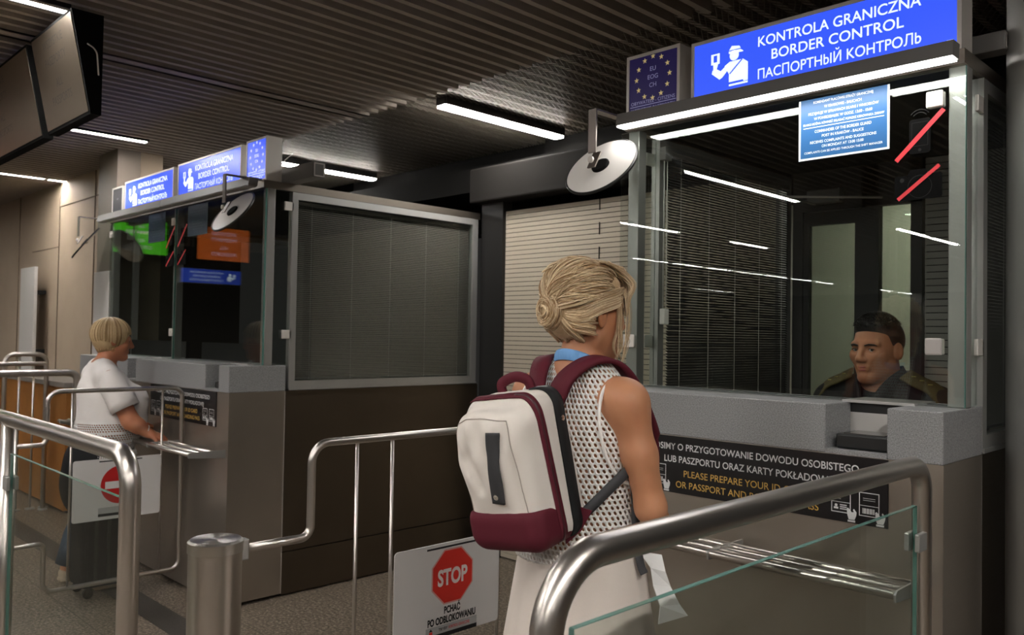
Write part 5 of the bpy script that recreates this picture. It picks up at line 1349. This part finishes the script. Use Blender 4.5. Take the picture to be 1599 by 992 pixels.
for q in (-1, 1):
    fx, fy = (.11, .03) if q > 0 else (-.165, -.10); sleeve('trouser_leg', Tl, [(q*.095, 0, .74), (q*.10, fy*.3, .6), (fx*.9, fy*.6+.02, .46), (fx*.95, fy*.8-.005, .28), (fx, fy-.03, .10)], [.112, .095, .080, .078, .075], jean, pl_)
    s = Sculpt(); s.T = Tl; s.cap((fx, fy-.04, .05), (fx+q*.02, fy+.12, .036), .046, .036, k=.03).box((fx+q*.01, fy+.035, .013), (.045, .12, .014), rd=.012, k=.01)
    garment('shoe', s, fabric('beige_shoe', (.42, .33, .25)), pl_, step=.008)
b = MB(); w_ = Tl @ Vector((.297, .178, .945)); b.tube([w_+Vector((.033*math.cos(a), .010*math.sin(a)+.015*math.cos(a)*0, .033*math.sin(a)+.01*math.cos(a))) for a in [2*PI*k/24 for k in range(24)]], .0030, 6, closed=True); b.build('bracelet', alu, pl_)
# bob
def hm2(p): return Hl @ Vector(p)
s = Sculpt(); s.T = Hl
hc2, hr2 = (0, -.022, .034), (.092, .112, .100)
s.ell(hc2, hr2, k=.02).ell((0, -.046, -.028), (.078, .066, .048), k=.03)
s.ell((0, .120, -.030), (.078, .075, .085), k=.012, op='s').cap((-.2, .05, -.120), (.2, -.04, -.120), .045, k=.01, op='s')
me = s.mesh('hair', step=.005, smooth=2); tone_attr(me, .45); hair2 = link('hair', me, bob_m, pl_, True)
paths = []; random.seed(21)
for i in range(760):
    th = random.uniform(-180, 180); a = math.radians(th); front = abs(th) < 42
    end_z = -.058-.022*max(0, -math.cos(a)) if not front else .045
    d0 = (math.sin(a)*.12, math.cos(a)*.12-.12, 1); d1 = (math.sin(a), math.cos(a), (end_z-.034)/.100+random.uniform(-.06, .06))
    q = slerp_path(hc2, hr2, d0, d1, 10, random.uniform(-.002, .006), .02)
    if not front: w_ = max(0, -math.cos(a)); q.append(q[-1]+Vector((-math.sin(a)*.001, -math.cos(a)*.002, -.016))); q.append(q[-1]+Vector((-math.sin(a)*.008*(1+w_), -math.cos(a)*.009*(1+w_), -.014-.010*w_)))
    paths.append(([hm2(v) for v in q], random.uniform(.0014, .0030)))
strands('hair_strands', paths, bob_m, hair2, seg=5)
b = MB(); b.tube([hm2((.083, -.012+.011*math.cos(a), -.058+.013*math.sin(a))) for a in [2*PI*k/20 for k in range(20)]], .0016, 6, closed=True); b.build('hoop_earring', mat('gold', (.7, .5, .2), .25, 1.0), pl_)

# ------------------------------------------------------------------ officer in the booth
OX, OY = -1.205, 3.10
po = thing('person', (OX, OY, .32), 'officer with short dark hair and dark uniform sitting behind the glass', 'person')
To = frame(OX, OY, math.radians(178)); Ho = headframe(To, (.005, .030, 1.528), math.radians(-7), -.06)
s = Sculpt(); s.T = To
s.ell((0, -.02, .88), (.165, .13, .13), k=.05).ell((0, -.015, 1.06), (.150, .115, .17), k=.05).ell((0, -.01, 1.22), (.178, .120, .16), k=.05).cap((-.165, -.02, 1.335), (.165, -.02, 1.335), .055, k=.05).cap((-.07, -.02, 1.37), (.07, -.02, 1.37), .055, k=.05).cap((0, -.02, 1.35), (0, .005, 1.48), .066, .062, k=.04)
for q in (-1, 1):
    elb = (q*.255, .02, 1.09); wr = (q*.13, .17, 1.05)
    s.cap((q*.195, -.02, 1.325), elb, .058, .046, k=.03).cap(elb, wr, .044, .030, k=.02); add_hand(s, wr, (-q*.7, .6, -.1), (0, 0, -1), .3, q > 0)
    s.cap((q*.09, .0, .86), (q*.12, .36, .84), .085, .065, k=.03).cap((q*.12, .36, .84), (q*.12, .34, .42), .060, .042, k=.03).cap((q*.12, .32, .38), (q*.13, .47, .355), .038, .030, k=.03)
add_head(s, To.inverted() @ Ho, True)
link('body', s.mesh('body', zones=[((OX-.13, OY-.18, 1.39), (OX+.13, OY+.13, 1.66), .0028)], step=.007), skin_o, po, True)
eyes(Ho, po, (-.35, 1, .05), dark_hair, .0056); lips(Ho, po)
uni = fabric('dark_uniform', (.010, .010, .011), .8, 200, .2)
s = Sculpt(); s.T = To
s.ell((0, -.018, .90), (.185, .150, .14), k=.05).ell((0, -.015, 1.06), (.172, .135, .18), k=.05).ell((0, -.01, 1.22), (.198, .138, .165), k=.05).cap((-.165, -.022, 1.338), (.165, -.022, 1.338), .066, k=.05).cap((-.08, -.022, 1.375), (.08, -.022, 1.375), .060, k=.05)
for q in (-1, 1): s.cap((q*.195, -.02, 1.325), (q*.255, .02, 1.09), .070, .060, k=.03).cap((q*.255, .02, 1.09), (q*.15, .155, 1.055), .058, .044, k=.02)
s.cap((0, .0, 1.425), (0, .05, 1.55), .068, .09, k=.008, op='s').cap((0, .115, 1.44), (0, .150, 1.29), .055, .012, k=.01, op='s')
garment('uniform_jacket', s, uni, po, step=.006)
for q in (-1, 1):
    pts = smooth_path([To @ Vector(p) for p in ((q*.020, -.092, 1.437), (q*.062, -.055, 1.444), (q*.080, .0, 1.430), (q*.062, .060, 1.398), (q*.038, .100, 1.350), (q*.020, .128, 1.300))], 6)
    ribbon('collar', pts, [(p-(To @ Vector((0, 0, 1.40)))).normalized() for p in pts], .050, .006, uni, po, wid=[.040+.016*math.sin(PI*i/(len(pts)-1)) for i in range(len(pts))])
    ol = fabric('olive_epaulette', (.085, .068, .028), .8, 300, .2)
    pts = smooth_path([To @ Vector(p) for p in ((q*.095, .022, 1.436), (q*.140, .024, 1.412), (q*.190, .022, 1.388), (q*.228, .018, 1.345))], 5)
    e = ribbon('epaulette', pts, [To.to_3x3() @ Vector((q*.30, .55, .85)) for _ in pts], .066, .008, ol, po)
    for k in range(3):
        c = To @ Vector((q*(.125+.028*k), .026, 1.430-.013*k)); b = MB()
        b.prism(star(0, 0, .0085), c, (1, 0, 0), (0, 1, 0), (0, 0, 1), .004); b.build('rank_star', mat('rank_gold', (.35, .30, .10), .4, .5), e)
    ribbon('shirt_edge', smooth_path([To @ Vector(p) for p in ((q*.066, .03, 1.415), (q*.050, .075, 1.375), (q*.028, .105, 1.32))], 5), [Vector((q*.3, -1, .3)) for _ in range(11)], .018, .003, fabric('olive_shirt', (.06, .052, .03)), po)
s = Sculpt(); s.T = Ho
s.ell((0, -.027, .030), (.0808, .0945, .0900), k=.02).ell((0, .012, .086), (.060, .056, .034), k=.03)
s.ell((0, .122, -.014), (.082, .062, .074), k=.012, op='s').cap((-.2, -.02, -.085), (.2, -.02, -.085), .060, k=.03, op='s').ell((.088, -.004, -.016), (.02, .024, .036), k=.01, op='s').ell((-.088, -.004, -.016), (.02, .024, .036), k=.01, op='s').ell((.080, .062, -.01), (.03, .030, .060), k=.01, op='s').ell((-.080, .062, -.01), (.03, .030, .060), k=.01, op='s')
me = s.mesh('hair', step=.0035, smooth=1); a_ = me.attributes.new('tone', 'FLOAT', 'POINT'); Hi = Ho.inverted(); a_.data.foreach_set('value', [max(.1, min(.95, .95-((Hi @ v.co).z+.035)*11)) for v in me.vertices]); hair3 = link('hair', me, dark_hair, po, True)
paths = []; random.seed(31)
for i in range(1100):
    th, ph = random.uniform(-150, 150), random.uniform(25, 85); a, p_ = math.radians(th), math.radians(ph); d = Vector((math.sin(a)*math.cos(p_), math.cos(a)*math.cos(p_), math.sin(p_)))
    base = Vector((0, -.015, .045))+Vector((d.x*.076, d.y*.095, d.z*.080)); paths.append(([Ho @ base, Ho @ (base+d*.007+Vector((0, .003, .002))), Ho @ (base+d*.0095+Vector((random.gauss(0, .002), .008, .001)))], .0013))
strands('hair_strands', paths, dark_hair, hair3, seg=4, tmax=.45)
uo = fabric('dark_trousers', (.012, .012, .013), .8, 200, .2)
for q in (-1, 1):
    sleeve('trouser_leg', To, [(q*.085, -.03, .87), (q*.11, .30, .85), (q*.12, .385, .80), (q*.12, .36, .62), (q*.12, .335, .42)], [.105, .085, .078, .072, .066], uo, po)
    s = Sculpt(); s.T = To; s.cap((q*.12, .31, .40), (q*.13, .48, .365), .046, .036, k=.03).box((q*.125, .40, .337), (.045, .125, .014), rd=.012, k=.01); garment('shoe', s, black, po, step=.008)
st_ = thing('stool', (OX, OY+.03, .32), 'dark swivel stool under the officer', 'stool')
b = MB(); b.lathe((OX, OY+.03, 0), [(.01, .70), (.19, .705), (.20, .74), (.19, .775), (.01, .78)], 32); b.build('seat', black, st_)
b = MB(); b.lathe((OX, OY+.03, 0), [(.028, .40), (.028, .70)], 16); b.build('column', steel_frame, st_)
b = MB(); b.lathe((OX, OY+.03, 0), [(.20, .321), (.20, .335), (.03, .40)], 32); b.build('base', dark_metal, st_)
b = MB(); b.box(-2.03, -.85, yN+.37, YB-.02, .0, .32); rf = b.build('raised_floor', interior_dark, boothN)
mo = thing('monitor', (-.93, 3.42, 1.36), 'dark monitor behind the officer, below the grey plate', 'monitor')
b = MB(); b.box(-1.06, -.86, 3.42, 3.45, 1.38, 1.62, .004); b.build('screen', black, mo)
b = MB(); b.box(-.97, -.95, 3.44, 3.47, 1.10, 1.45); b.box(-1.05, -.87, 3.38, 3.52, 1.09, 1.10); b.build('stand', black, mo)
sd = thing('desk', (-1.4, 3.75, .32), 'dark side desk carrying the monitor inside the nearest booth', 'desk')
b = MB(); b.box(-1.10, -.86, 3.36, 3.54, .33, 1.09); b.build('pedestal', interior_dark, sd)

# ------------------------------------------------------------------ groups of repeats
GROUPS = {'border_control_sign': 'blue passport control signs', 'citizens_sign': 'EU citizens signs on the booths', 'light_bar': 'light bars under the booth signs', 'round_mirror': 'round mirrors on the booths',
          'swing_gate': 'swing gates of the lanes', 'bollard': 'gate bollards', 'handrail': 'steel handrails', 'ban_sticker': 'red slash stickers on the booth glass', 'information_notice': 'blue notices on the booth glass', 'hanging_screen': 'switched off hanging screens', 'hanging_display': 'lit hanging displays',
          'bag_shelf': 'bag shelves under the counters', 'venetian_blind': 'venetian blinds of the booths', 'instruction_panel': 'black instruction panels', 'control_booth': 'passport control booths', 'sensor_plate': 'square plates on the near glass',
          'ceiling_light': 'tube lights in the slatted ceiling', 'wall_panel': 'pale panels by the beige wall', 'document_reader': 'passport readers in the recesses', 'roller_shutter': 'roller shutters behind the booths'}
for o in bpy.data.objects:
    k = o.name.split('.')[0]
    if o.parent is None and k in GROUPS and 'group' not in o: o['group'] = GROUPS[k]
